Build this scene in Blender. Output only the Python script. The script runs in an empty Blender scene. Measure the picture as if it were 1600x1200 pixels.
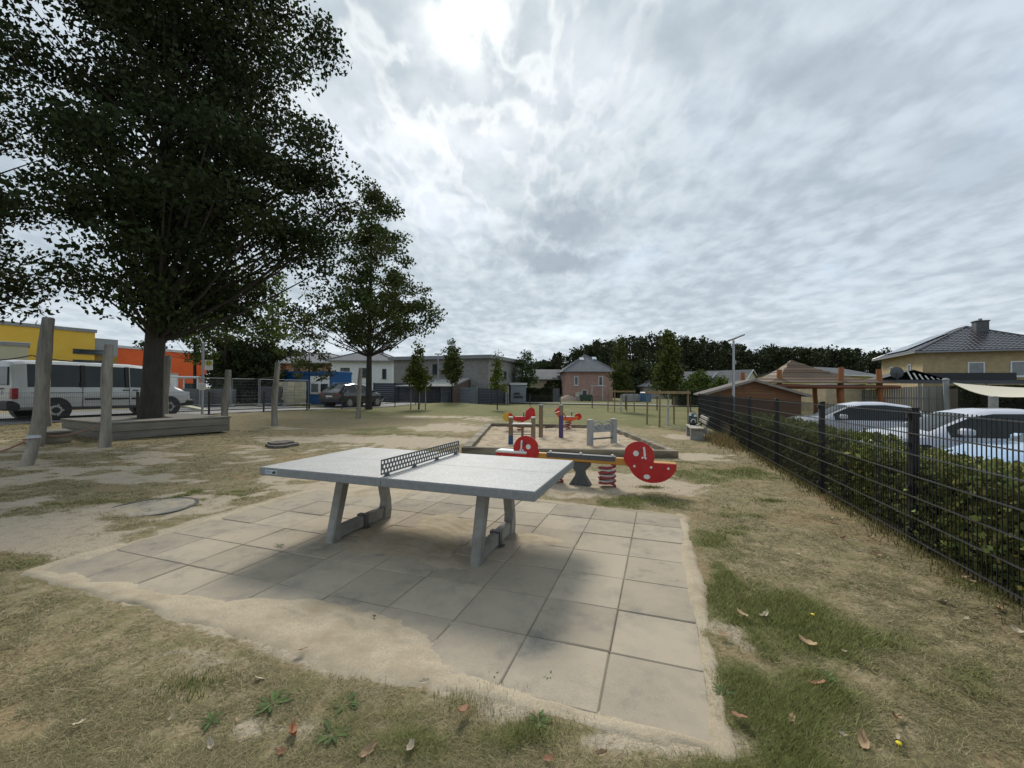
import bpy, math, random
import numpy as np
from mathutils import Vector, Matrix
rd = random.Random(7); rng = np.random.default_rng(11)
S = bpy.context.scene; COL = S.collection
rad = math.radians
# ------------------------------------------------------------------ camera
F, PITCH, ROLL, H = 665.4, -.0111, .0078, 1.5195
c_, s_ = math.cos(PITCH), math.sin(PITCH)
FWD = Vector((0, c_, -s_)); UP = Vector((0, s_, c_)); RT = Vector((1, 0, 0))
R2 = RT*math.cos(ROLL) + UP*math.sin(ROLL); U2 = UP*math.cos(ROLL) - RT*math.sin(ROLL)
cam = bpy.data.cameras.new('camera'); camo = bpy.data.objects.new('camera', cam); COL.objects.link(camo)
mw = Matrix((R2, U2, -FWD)).transposed().to_4x4(); mw.translation = (0, 0, H); camo.matrix_world = mw
cam.sensor_width = 36; cam.sensor_fit = 'HORIZONTAL'; cam.lens = F/1600*36; cam.clip_start = .05; cam.clip_end = 3000
S.camera = camo
def ray(px, py): return FWD + R2*((px-800)/F) - U2*((py-600)/F)
def G(px, py, z=0.):
    d = ray(px, py); t = (z-H)/d.z; return Vector((0, 0, H)) + d*t
def D(px, py, y):
    d = ray(px, py); return Vector((0, 0, H)) + d*(y/d.y)
# ------------------------------------------------------------------ sky, sun, exposure
SUN_EL, SUN_AZ = rad(41), rad(-7)
SD = Vector((math.sin(SUN_AZ)*math.cos(SUN_EL), math.cos(SUN_AZ)*math.cos(SUN_EL), math.sin(SUN_EL)))
W = bpy.data.worlds.new('World'); S.world = W; W.use_nodes = True
nt = W.node_tree; N = nt.nodes; L = nt.links; N.clear()
def nd(t, **k):
    n = N.new(t)
    for a, b in k.items(): setattr(n, a, b)
    return n
def mth(op, a, b=None, c=None, clamp=False):
    n = nd('ShaderNodeMath', operation=op, use_clamp=clamp)
    for i, v in enumerate((a, b, c)):
        if v is None: continue
        if isinstance(v, (int, float)): n.inputs[i].default_value = v
        else: L.new(v, n.inputs[i])
    return n.outputs[0]
def mixc(f, a, b):
    n = nd('ShaderNodeMix', data_type='RGBA')
    for sock, v in ((0, f), (6, a), (7, b)):
        if isinstance(v, (int, float)): n.inputs[sock].default_value = v
        elif isinstance(v, tuple): n.inputs[sock].default_value = (*v, 1)
        else: L.new(v, n.inputs[sock])
    return n.outputs[2]
def rng_(v, a, b, c=0., d=1.):
    n = nd('ShaderNodeMapRange', interpolation_type='SMOOTHSTEP'); L.new(v, n.inputs[0])
    for i, q in enumerate((a, b, c, d)): n.inputs[i+1].default_value = q
    return n.outputs[0]
tcn = nd('ShaderNodeTexCoord'); nrm = nd('ShaderNodeVectorMath', operation='NORMALIZE'); L.new(tcn.outputs['Generated'], nrm.inputs[0])
sep = nd('ShaderNodeSeparateXYZ'); L.new(nrm.outputs[0], sep.inputs[0])
X_, Y_, Z_ = sep.outputs
zc = mth('ADD', mth('MAXIMUM', Z_, .0), .17)
cmb = nd('ShaderNodeCombineXYZ'); L.new(mth('DIVIDE', X_, zc), cmb.inputs[0]); L.new(mth('DIVIDE', Y_, zc), cmb.inputs[1])
def noise(vec, sc, det, rough, dist=0., off=(0, 0, 0), scl=(1, 1, 1)):
    mp = nd('ShaderNodeMapping'); L.new(vec, mp.inputs[0]); mp.inputs[1].default_value = off; mp.inputs[3].default_value = scl
    n = nd('ShaderNodeTexNoise'); n.inputs['Scale'].default_value = sc; n.inputs['Detail'].default_value = det
    n.inputs['Roughness'].default_value = rough; n.inputs['Distortion'].default_value = dist; L.new(mp.outputs[0], n.inputs[0]); return n.outputs[0]
P_ = cmb.outputs[0]
n1 = noise(P_, 9.5, 6, .52, .15, (3.2, 1.1, 0), (1, .75, 1))
n2 = noise(P_, 1.3, 4, .5, .2, (7.7, 2.3, 4))
n3 = noise(P_, 6.5, 4, .5, .2, (1.7, 5.3, 9), (1.2, .6, 1))
vein = rng_(mth('ABSOLUTE', mth('SUBTRACT', n3, .5)), 0., .085, 1., 0.)
dotn = nd('ShaderNodeVectorMath', operation='DOT_PRODUCT'); L.new(nrm.outputs[0], dotn.inputs[0]); dotn.inputs[1].default_value = SD
ct = mth('MAXIMUM', dotn.outputs['Value'], 0.)
gl_w = mth('POWER', ct, 9.); gl_m = mth('POWER', ct, 16.); gl_n = mth('POWER', ct, 620.)
fac = rng_(mth('ADD', mth('MULTIPLY', n1, .62), mth('MULTIPLY', n2, .38)),   .33, .65)
cloud = mixc(fac, (.33, .395, .455), (.49, .555, .615))
cloud = mixc(mth('MULTIPLY', gl_w, .8), cloud, mixc(fac, (.46, .515, .555), (.62, .665, .69)))
cloud = mixc(mth('MULTIPLY', mth('MULTIPLY', vein, gl_m), .6, clamp=True), cloud, (.84, .865, .86))
cloud = mixc(mth('MULTIPLY', gl_n, rng_(n1, .34, .62, .12, .95)), cloud, (1.45, 1.44, 1.38))
# pale band near the horizon, a little blue where the cloud is thin
cloud = mixc(rng_(Z_, .02, .30, .42, 0.), cloud, mixc(fac, (.50, .56, .60), (.70, .74, .765)))
sky = nd('ShaderNodeTexSky', sky_type='NISHITA', sun_disc=False, sun_elevation=SUN_EL, sun_rotation=SUN_AZ)
thin = mth('MULTIPLY', rng_(n2, .52, .76), .2)
# a few darker puffs drifting below the sheet
yy = mth('MAXIMUM', Y_, .08); ta = mth('DIVIDE', X_, yy); tb = mth('DIVIDE', Z_, yy)
wob = mth('MULTIPLY', mth('SUBTRACT', noise(nrm.outputs[0], 14, 5, .6), .5), .17)
def puff(px, py, sx, sy):
    d = ray(px, py); u0, v0 = d.x/d.y, d.z/d.y
    a = mth('DIVIDE', mth('SUBTRACT', mth('ADD', ta, wob), u0), sx/F); b = mth('DIVIDE', mth('SUBTRACT', mth('ADD', tb, wob), v0), sy/F)
    return rng_(mth('SQRT', mth('ADD', mth('MULTIPLY', a, a), mth('MULTIPLY', b, b))), .25, 1.25, 1., 0.)
pf = None
for a in ((885, 350, 95, 34, 1.), (872, 404, 120, 28, 1.), (1300, 120, 210, 60, .6), (1060, 60, 120, 60, .5), (1520, 250, 150, 70, .5)):
    k = mth('MULTIPLY', puff(*a[:4]), a[4]); pf = k if pf is None else mth('MAXIMUM', pf, k)
cloud = mixc(mth('MULTIPLY', pf, .8), cloud, (.29, .34, .395))
sc10 = nd('ShaderNodeVectorMath', operation='SCALE'); L.new(cloud, sc10.inputs[0]); sc10.inputs[3].default_value = 6.6
tot = mixc(thin, sc10.outputs[0], sky.outputs[0])
bg = nd('ShaderNodeBackground'); L.new(tot, bg.inputs[0]); bg.inputs[1].default_value = .1
wo = nd('ShaderNodeOutputWorld'); L.new(bg.outputs[0], wo.inputs[0])
sl = bpy.data.lights.new('sun', 'SUN'); sl.energy = 1.5; sl.angle = rad(14); sl.color = (1, .94, .84)
so = bpy.data.objects.new('sun', sl); COL.objects.link(so); so.rotation_euler = SD.to_track_quat('Z', 'Y').to_euler(); so.location = (0, 0, 40)
V = S.view_settings; V.view_transform = 'Standard'; V.look = 'None'; V.exposure = 1.0; V.gamma = 1.; V.use_curve_mapping = False
S.cycles.max_bounces = 5; S.cycles.diffuse_bounces = 3; S.cycles.glossy_bounces = 3; S.cycles.transparent_max_bounces = 8

# ------------------------------------------------------------------ materials
MATS = {}
def mat(name, c1, c2=None, scale=8., rough=.7, bump=0., bscale=None, metal=0., attr=None, stretch=(1, 1, 1), spec=.5, detail=5., coat=0., trans=0., rnd=0., coord='Object', c3=None, s3=1.5):
    """c1..c2 mixed by noise (c3 by a second, larger noise); optional bump, per-vertex colour, per-object random tint."""
    if name in MATS: return MATS[name]
    m = bpy.data.materials.new(name); m.use_nodes = True; t = m.node_tree; nn = t.nodes; b = nn['Principled BSDF']
    b.inputs['Roughness'].default_value = rough; b.inputs['Metallic'].default_value = metal
    b.inputs['Specular IOR Level'].default_value = spec; b.inputs['Coat Weight'].default_value = coat
    tc = nn.new('ShaderNodeTexCoord'); mp = nn.new('ShaderNodeMapping'); t.links.new(tc.outputs[coord], mp.inputs[0]); mp.inputs[3].default_value = stretch
    def nz(s, d=detail):
        n = nn.new('ShaderNodeTexNoise'); n.inputs['Scale'].default_value = s; n.inputs['Detail'].default_value = d; n.inputs['Roughness'].default_value = .6
        t.links.new(mp.outputs[0], n.inputs[0]); return n.outputs[0]
    def mx(f, a, bb, bl='MIX'):
        n = nn.new('ShaderNodeMix'); n.data_type = 'RGBA'; n.blend_type = bl
        for sock, v in ((0, f), (6, a), (7, bb)):
            if isinstance(v, (int, float)): n.inputs[sock].default_value = v
            elif isinstance(v, tuple): n.inputs[sock].default_value = (*v, 1)
            else: t.links.new(v, n.inputs[sock])
        return n.outputs[2]
    def ramp(v, a, bb):
        n = nn.new('ShaderNodeMapRange'); t.links.new(v, n.inputs[0]); n.inputs[1].default_value = a; n.inputs[2].default_value = bb; return n.outputs[0]
    col = c1
    if c2: col = mx(ramp(nz(scale), .34, .66), c1, c2)
    if c3: col = mx(ramp(nz(s3, 4), .45, .68), col, c3)
    if attr:
        a = nn.new('ShaderNodeAttribute'); a.attribute_name = attr
        col = mx(1., a.outputs['Color'], col, 'MULTIPLY') if c2 else a.outputs['Color']
    if rnd:
        oi = nn.new('ShaderNodeObjectInfo'); n = nn.new('ShaderNodeHueSaturation')
        q = nn.new('ShaderNodeMapRange'); t.links.new(oi.outputs['Random'], q.inputs[0]); q.inputs[3].default_value = 1-rnd; q.inputs[4].default_value = 1+rnd
        t.links.new(q.outputs[0], n.inputs['Value'])
        if isinstance(col, tuple): n.inputs['Color'].default_value = (*col, 1)
        else: t.links.new(col, n.inputs['Color'])
        col = n.outputs[0]
    if isinstance(col, tuple): b.inputs['Base Color'].default_value = (*col, 1)
    else: t.links.new(col, b.inputs['Base Color'])
    if bump:
        bn = nn.new('ShaderNodeBump'); bn.inputs['Strength'].default_value = 1.; bn.inputs['Distance'].default_value = bump
        t.links.new(nz(bscale or scale*2), bn.inputs['Height']); t.links.new(bn.outputs[0], b.inputs['Normal'])
    if trans:
        tr = nn.new('ShaderNodeBsdfTranslucent'); ms = nn.new('ShaderNodeMixShader'); ms.inputs[0].default_value = trans
        if isinstance(col, tuple): tr.inputs[0].default_value = (*col, 1)
        else: t.links.new(col, tr.inputs[0])
        t.links.new(b.outputs[0], ms.inputs[1]); t.links.new(tr.outputs[0], ms.inputs[2]); t.links.new(ms.outputs[0], nn['Material Output'].inputs[0])
    MATS[name] = m; return m
def brickmat(name, a, b, mortar, w=.24, h=.075, rough=.85):
    if name in MATS: return MATS[name]
    m = bpy.data.materials.new(name); m.use_nodes = True; t = m.node_tree; nn = t.nodes; bs = nn['Principled BSDF']; bs.inputs['Roughness'].default_value = rough
    tc = nn.new('ShaderNodeTexCoord'); sp = nn.new('ShaderNodeSeparateXYZ'); t.links.new(tc.outputs['Object'], sp.inputs[0])
    ad = nn.new('ShaderNodeMath'); t.links.new(sp.outputs[0], ad.inputs[0]); t.links.new(sp.outputs[1], ad.inputs[1])
    cb = nn.new('ShaderNodeCombineXYZ'); t.links.new(ad.outputs[0], cb.inputs[0]); t.links.new(sp.outputs[2], cb.inputs[1])
    k = nn.new('ShaderNodeTexBrick'); t.links.new(cb.outputs[0], k.inputs[0]); k.inputs['Scale'].default_value = 1
    k.inputs['Brick Width'].default_value = w; k.inputs['Row Height'].default_value = h; k.inputs['Mortar Size'].default_value = .008
    k.inputs['Color1'].default_value = (*a, 1); k.inputs['Color2'].default_value = (*b, 1); k.inputs['Mortar'].default_value = (*mortar, 1)
    nz = nn.new('ShaderNodeTexNoise'); nz.inputs['Scale'].default_value = 2.2; nz.inputs['Detail'].default_value = 6; t.links.new(tc.outputs['Object'], nz.inputs[0])
    hs = nn.new('ShaderNodeHueSaturation'); t.links.new(k.outputs[0], hs.inputs['Color'])
    mr = nn.new('ShaderNodeMapRange'); t.links.new(nz.outputs[0], mr.inputs[0]); mr.inputs[3].default_value = .7; mr.inputs[4].default_value = 1.3; t.links.new(mr.outputs[0], hs.inputs['Value'])
    t.links.new(hs.outputs[0], bs.inputs['Base Color'])
    bn = nn.new('ShaderNodeBump'); bn.inputs['Distance'].default_value = .01; t.links.new(k.outputs['Fac'], bn.inputs['Height']); bn.invert = True; t.links.new(bn.outputs[0], bs.inputs['Normal'])
    MATS[name] = m; return m
M_conc = mat('concrete', (.26, .255, .235), (.34, .335, .31), 9, .85, .004, 60, c3=(.19, .185, .165), s3=3)
M_wood_grey = mat('weathered_wood', (.25, .23, .195), (.10, .092, .076), 9, .85, .014, 26, stretch=(1, 1, .16), c3=(.33, .30, .25), s3=4, rnd=.15)
M_plank = mat('weathered_plank', (.21, .195, .16), (.13, .12, .098), 5, .85, .004, 18, stretch=(.3, 2.5, 2.5), rnd=.16)
M_beam = mat('sandbox_timber', (.145, .125, .09), (.085, .072, .05), 4, .85, .004, 20, stretch=(.3, 2, 2), c3=(.33, .28, .2), s3=2.2, rnd=.1)
M_oak_post = mat('stake_wood', (.30, .21, .115), (.22, .15, .08), 8, .8, .003, 30, stretch=(1, 1, .15))
M_bark = mat('bark', (.05, .044, .035), (.028, .025, .02), 9, .95, .02, 14, stretch=(1, 1, .22))
M_leaf = mat('leaf', (.05, .08, .02), attr='Col', rough=.7, spec=.12, trans=.2)
M_grass = mat('grass_blade', (.1, .1, .05), attr='Col', rough=.75, spec=.2, trans=.15)
M_dark = mat('dark_powder_coat', (.026, .028, .032), (.036, .039, .043), 20, .3, spec=.6)
M_rod = mat('dark_fence_rod', (.012, .013, .015), (.018, .019, .022), 20, .55, spec=.3)
M_galv = mat('galvanised_steel', (.40, .41, .42), (.31, .32, .33), 30, .45, metal=.6)
M_steel_dk = mat('dark_steel', (.12, .125, .13), (.09, .094, .1), 30, .5, metal=.5)
M_red = mat('red_panel', (.48, .012, .016), (.42, .010, .014), 5, .38, c3=(.5, .025, .02), s3=6)
M_orange_p = mat('orange_panel', (.68, .10, .015), (.6, .085, .012), 5, .4)
M_yellow_w = mat('yellow_varnished_wood', (.55, .27, .035), (.46, .21, .03), 6, .45, .001, 40, stretch=(.25, 3, 3))
M_yellow_p = mat('yellow_panel', (.62, .37, .03), (.55, .32, .03), 5, .4)
M_whitep = mat('white_plastic', (.75, .75, .73), (.68, .68, .66), 10, .4)
M_purple = mat('purple_stain', (.085, .055, .16), (.06, .04, .12), 7, .7, .003, 25, stretch=(1, 1, .2))
M_blue_st = mat('blue_stain', (.03, .09, .22), (.02, .06, .15), 7, .7, .003, 25, stretch=(1, 1, .2))
M_rubber = mat('rubber_block', (.06, .064, .062), (.09, .094, .09), 12, .7)
M_greyp = mat('grey_painted_post', (.33, .345, .35), (.26, .27, .275), 9, .7, .003, 30, stretch=(1, 1, .2))
M_springr = mat('red_spring_steel', (.30, .035, .045), (.22, .03, .035), 12, .45)
M_plate_lt = mat('pale_cap', (.55, .53, .5), (.45, .43, .4), 15, .5)
M_rope = mat('rope', (.34, .2, .15), (.24, .15, .12), 40, .9)
M_rope_dk = mat('dark_rope', (.06, .055, .05), (.1, .09, .08), 40, .9)
M_glass = mat('window_glass', (.03, .036, .042), (.055, .065, .075), 1.2, .07, spec=.7)
M_glass_car = mat('tinted_glass', (.010, .016, .016), (.02, .028, .028), 2., .05, spec=.35)
M_glass_pale = mat('glass_with_blinds', (.12, .14, .15), (.2, .22, .23), 2., .08, spec=.7)
M_white_wall = mat('white_render', (.80, .81, .81), (.72, .73, .73), 3, .9, .002, 60)
M_wframe = mat('white_frame', (.72, .73, .74), (.66, .67, .68), 5, .5)
M_dframe = mat('anthracite_frame', (.03, .033, .037), (.04, .044, .048), 6, .5)
M_asph = mat('asphalt', (.21, .21, .205), (.165, .165, .16), 14, .9, .003, 90, c3=(.25, .25, .24), s3=.7)
M_pave = mat('pavement', (.30, .295, .28), (.24, .235, .225), 12, .9, .003, 70, c3=(.2, .195, .18), s3=.9)
M_kerb = mat('kerb_stone', (.2, .2, .19), (.14, .14, .135), 9, .9)
M_lot = mat('parking_paving', (.15, .148, .14), (.11, .108, .1), 10, .9, .003, 40)
M_tyre = mat('tyre_rubber', (.014, .014, .015), (.022, .022, .022), 20, .8)
M_rim = mat('alloy_rim', (.45, .46, .47), (.36, .37, .38), 20, .35, metal=.8)
M_blackpl = mat('black_plastic', (.018, .018, .019), (.028, .028, .03), 18, .6)
M_taill = mat('red_tail_lamp', (.32, .008, .02), (.22, .006, .012), 6, .2)
M_headl = mat('headlamp_lens', (.6, .62, .64), (.5, .52, .55), 6, .1)

# ------------------------------------------------------------------ mesh builder and object helpers
WM = {}
class MB:
    def __init__(s): s.v = []; s.f = []; s.M = Matrix.Identity(4)
    def add(s, vs, fs):
        o = len(s.v); s.v += [tuple(s.M @ Vector(p)) for p in vs]; s.f += [tuple(i+o for i in q) for q in fs]; return s
    def box(s, a, b, bev=0.):
        (x0, y0, z0), (x1, y1, z1) = a, b
        if not bev:
            return s.add([(x0, y0, z0), (x1, y0, z0), (x1, y1, z0), (x0, y1, z0), (x0, y0, z1), (x1, y0, z1), (x1, y1, z1), (x0, y1, z1)],
                         [(3, 2, 1, 0), (4, 5, 6, 7), (0, 1, 5, 4), (1, 2, 6, 5), (2, 3, 7, 6), (3, 0, 4, 7)])
        e = bev
        def ringz(z, i): return [(x0+i, y0+i, z), (x1-i, y0+i, z), (x1-i, y1-i, z), (x0+i, y1-i, z)]
        vs = ringz(z0, e)+ringz(z0+e, 0)+ringz(z1-e, 0)+ringz(z1, e)
        fs = [(3, 2, 1, 0), (12, 13, 14, 15)]
        for k in range(3):
            for i in range(4): j = (i+1) % 4; fs.append((k*4+i, k*4+j, k*4+4+j, k*4+4+i))
        return s.add(vs, fs)
    def prism(s, poly, d0, d1, axis='y'):
        n = len(poly)
        f = {'y': lambda p, d: (p[0], d, p[1]), 'x': lambda p, d: (d, p[0], p[1]), 'z': lambda p, d: (p[0], p[1], d)}[axis]
        vs = [f(p, d0) for p in poly]+[f(p, d1) for p in poly]
        return s.add(vs, [tuple(range(n)), tuple(range(2*n-1, n-1, -1))]+[(i+n, (i+1) % n+n, (i+1) % n, i) for i in range(n)])
    def tube(s, pts, r, n=8, cap=True, jit=0.):
        pts = [Vector(p) for p in pts]; rs = r if isinstance(r, (list, tuple)) else [r]*len(pts)
        vs = []; fs = []; ref = None
        for i, p in enumerate(pts):
            d = (pts[min(i+1, len(pts)-1)]-pts[max(i-1, 0)]).normalized()
            if ref is None: ref = Vector((1, 0, 0)) if abs(d.x) < .8 else Vector((0, 1, 0))
            a = (ref-d*ref.dot(d)).normalized(); b = d.cross(a); ref = a
            for k in range(n):
                t = 2*math.pi*k/n; q = rs[i]*(1+(rd.uniform(-jit, jit) if jit else 0))
                vs.append(p+a*(math.cos(t)*q)+b*(math.sin(t)*q))
        for i in range(len(pts)-1):
            for k in range(n): j = (k+1) % n; fs.append((i*n+k, i*n+j, i*n+n+j, i*n+n+k))
        if cap: fs += [tuple(range(n-1, -1, -1)), tuple(range(len(vs)-n, len(vs)))]
        return s.add(vs, fs)
    def disc(s, c, r, d0, d1, n=28, axis='y', sx=1.):
        return s.prism([(c[0]+sx*r*math.cos(2*math.pi*i/n), c[1]+r*math.sin(2*math.pi*i/n)) for i in range(n)], d0, d1, axis)
    def ball(s, c, r, n=10, m=6, sq=(1, 1, 1)):
        vs = [(c[0], c[1], c[2]-r*sq[2])]
        for i in range(1, m):
            t = math.pi*i/m
            for k in range(n): a = 2*math.pi*k/n; vs.append((c[0]+r*sq[0]*math.sin(t)*math.cos(a), c[1]+r*sq[1]*math.sin(t)*math.sin(a), c[2]-r*sq[2]*math.cos(t)))
        vs.append((c[0], c[1], c[2]+r*sq[2])); e = len(vs)-1; fs = []
        for k in range(n):
            j = (k+1) % n; fs.append((0, 1+j, 1+k)); fs.append((e, e-n+k, e-n+j))
            for i in range(m-2): fs.append((1+i*n+k, 1+i*n+j, 1+i*n+n+j, 1+i*n+n+k))
        return s.add(vs, fs)
    def mesh(s, name, m, inv=None, smooth=0):
        me = bpy.data.meshes.new(name); vs = s.v
        if inv is not None: vs = [tuple(inv @ Vector(p)) for p in vs]
        me.from_pydata(vs, [], s.f); me.materials.append(m)
        if smooth:
            me.polygons.foreach_set('use_smooth', [True]*len(me.polygons)); me.set_sharp_from_angle(angle=rad(smooth))
        me.update(); return me
def npmesh(name, v, f, m, col=None, smooth=False):
    """v (n,3), f (k,4 or 3) arrays"""
    me = bpy.data.meshes.new(name); k = f.shape[1]
    me.vertices.add(len(v)); me.vertices.foreach_set('co', np.ascontiguousarray(v, np.float32).ravel())
    me.loops.add(f.size); me.loops.foreach_set('vertex_index', np.ascontiguousarray(f, np.int32).ravel())
    me.polygons.add(len(f)); me.polygons.foreach_set('loop_start', np.arange(0, f.size, k, dtype=np.int32))
    if smooth: me.polygons.foreach_set('use_smooth', np.ones(len(f), bool))
    me.update(calc_edges=True)
    if col is not None:
        for nm, c in col.items():
            if c.ndim == 1: me.attributes.new(nm, 'FLOAT', 'POINT').data.foreach_set('value', c.astype(np.float32))
            else: me.attributes.new(nm, 'FLOAT_COLOR', 'POINT').data.foreach_set('color', np.concatenate([c, np.ones((len(c), 1))], 1).astype(np.float32).ravel())
    me.materials.append(m); return me
def link(name, data, parent=None):
    o = bpy.data.objects.new(name, data); COL.objects.link(o)
    if parent is not None: o.parent = parent
    WM[o] = WM.get(parent, Matrix.Identity(4)); return o
def tag(o, label, cat, group=None):
    o['label'] = label; o['category'] = cat
    if group: o['group'] = group
    return o
def thing(name, label, cat, loc=(0, 0, 0), rz=0., group=None):
    o = bpy.data.objects.new(name, None); COL.objects.link(o); o.location = loc; o.rotation_euler = (0, 0, rz); o.empty_display_size = .2
    WM[o] = Matrix.Translation(Vector(loc)) @ Matrix.Rotation(rz, 4, 'Z'); return tag(o, label, cat, group)
def part(name, mb, m, parent, world=False, smooth=0, label=None):
    o = link(name, mb.mesh(name, m, WM[parent].inverted() if world else None, smooth), parent)
    if label: o['label'] = label
    return o
def solo(name, mb, m, label, cat, loc=(0, 0, 0), rz=0., group=None, smooth=0):
    o = link(name, mb.mesh(name, m, None, smooth)); o.location = loc; o.rotation_euler = (0, 0, rz); return tag(o, label, cat, group)
def struct(name, data): o = link(name, data); o['kind'] = 'structure'; return o
KIDS = {}
def kids(o): return [c for c in o.children]
def dup(o, loc=None, rz=None, label=None, parent=None, scale=None):
    c = o.copy(); COL.objects.link(c); c.parent = parent
    if loc is not None: c.location = loc
    if rz is not None: c.rotation_euler = (0, 0, rz)
    if scale is not None: c.scale = scale
    if label: c['label'] = label
    for k in kids(o): dup(k, parent=c)
    return c

# ------------------------------------------------------------------ noise, terrain
_tab = np.random.default_rng(5).random((256, 256))
def vn(x, y):
    xi = np.floor(x).astype(int); yi = np.floor(y).astype(int); fx = x-xi; fy = y-yi; fx = fx*fx*(3-2*fx); fy = fy*fy*(3-2*fy)
    a = _tab[xi & 255, yi & 255]; b = _tab[(xi+1) & 255, yi & 255]; c = _tab[xi & 255, (yi+1) & 255]; d = _tab[(xi+1) & 255, (yi+1) & 255]
    return (a*(1-fx)+b*fx)*(1-fy)+(c*(1-fx)+d*fx)*fy
def fbm(x, y, o=4, g=.5):
    x = np.asarray(x, float); y = np.asarray(y, float); t = 0; a = 1; n = 0
    for k in range(o): t = t+a*vn(x*2**k+17.3*k, y*2**k+9.1*k); n += a; a *= g
    return t/n
def sst(a, b, x): t = np.clip((np.asarray(x, float)-a)/(b-a), 0, 1); return t*t*(3-2*t)
FP0 = np.array([3.96, 4.25]); FD = np.array([.293, .956]); FN = np.array([.956, -.293])     # right-hand fence: point, direction, normal
def foff(x, y): return (x-FP0[0])*FN[0]+(y-FP0[1])*FN[1]
def falong(x, y): return (x-FP0[0])*FD[0]+(y-FP0[1])*FD[1]
RP0 = np.array([-12.83, 21.5]); RDv = np.array([.355, .935]); RNv = np.array([-.935, .355])   # roadside fence
def roff(x, y): return (x-RP0[0])*RNv[0]+(y-RP0[1])*RNv[1]
def rat(t, o=0.): return RP0+RDv*t+RNv*o
def zt(x, y):
    x = np.asarray(x, float); y = np.asarray(y, float)
    z = .24*sst(5, 14, -x)*(1-.55*sst(20, 42, y))
    z = z+.30*np.exp(-(((x+5.2)/3.4)**2+((y-35.5)/3.2)**2))
    z = z+.10*np.exp(-(((x+1.5)/4)**2+((y-29)/5)**2))
    z = z-.28*sst(1.2, 1.8, foff(x, y))*(1-sst(19, 24, falong(x, y)))*sst(-30, -20, falong(x, y)+10)
    return z
def Z1(x, y): return float(zt(x, y))
def GT(px, py):
    """point of the terrain seen at a pixel"""
    z = 0.
    for _ in range(12): p = G(px, py, z); z = Z1(p.x, p.y)
    return p
# slab frame
TH = -.3355; TU = np.array([math.cos(TH), math.sin(TH)]); TV = np.array([-math.sin(TH), math.cos(TH)]); TG = np.array([.9264, 4.9912])
def tcoord(x, y): dx = x-TG[0]; dy = y-TG[1]; return (dx*TU[0]+dy*TU[1])/.5, (dx*TV[0]+dy*TV[1])/.5
def tworld(a, b): p = TG+TU*a*.5+TV*b*.5; return float(p[0]), float(p[1])
def slabdist(x, y):
    a, b = tcoord(x, y); dx = np.maximum(np.maximum(-8-a, a-2), 0)*.5; dy = np.maximum(np.maximum(-6-b, b-1), 0)*.5
    ins = np.minimum(np.minimum(a+8, 2-a), np.minimum(b+6, 1-b))*.5
    return np.where(ins > 0, -ins, np.hypot(dx, dy))
SB = [(-1.15, 9.8), (3.72, 9.5), (3.72, 16.1), (-.98, 16.8)]     # sandbox corners
def inbox(x, y): return (y > 9.8-(x+1.15)*.0616) & (y < 16.8-(x+.98)*.149) & (x > -1.15+(y-9.8)*.0243) & (x < 3.72)
def gp(px, py): p = G(px, py); return p.x, p.y
# soft ground patches given as (pixel centre, half-sizes in metres, weight)
SAND = [((30, 835), 1.5, .6, .9), ((170, 800), 1.0, .35, .7), ((330, 790), 1.2, .35, .7), ((120, 712), 1.8, .5, .6), ((560, 686), 2.6, 1.1, .9), ((640, 690), 2.2, 1.3, 1.), ((700, 668), 1.6, 2., .95), ((755, 655), 1., 1.6, .7),
        ((450, 690), 1.6, .7, .7), ((300, 735), 1.6, .35, .6), ((940, 752), 1.6, .75, 1.), ((1010, 765), 1., .5, .8), ((870, 760), 1.1, .7, 1.), ((1082, 713), .8, .6, 1.), ((1120, 700), .6, .9, .6), ((1065, 682), .8, .9, .95),
        ((700, 652), 3.6, .9, .75), ((560, 985), .45, .3, 1.), ((480, 1000), .4, .2, .9), ((330, 940), .4, .12, .7), ((620, 1040), .4, .14, .8), ((300, 1040), .3, .14, .7), ((850, 1100), .5, .16, .9), ((1010, 1165), .4, .12, .8),
        ((420, 1130), .3, .12, .7), ((70, 735), 1.8, .4, .7), ((470, 672), 2.2, .6, .6), ((1043, 668), .9, .8, .5), ((820, 640), 2.5, 1., .45), ((230, 900), .5, .2, .8), ((1150, 1010), .12, .3, .5)]
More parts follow.
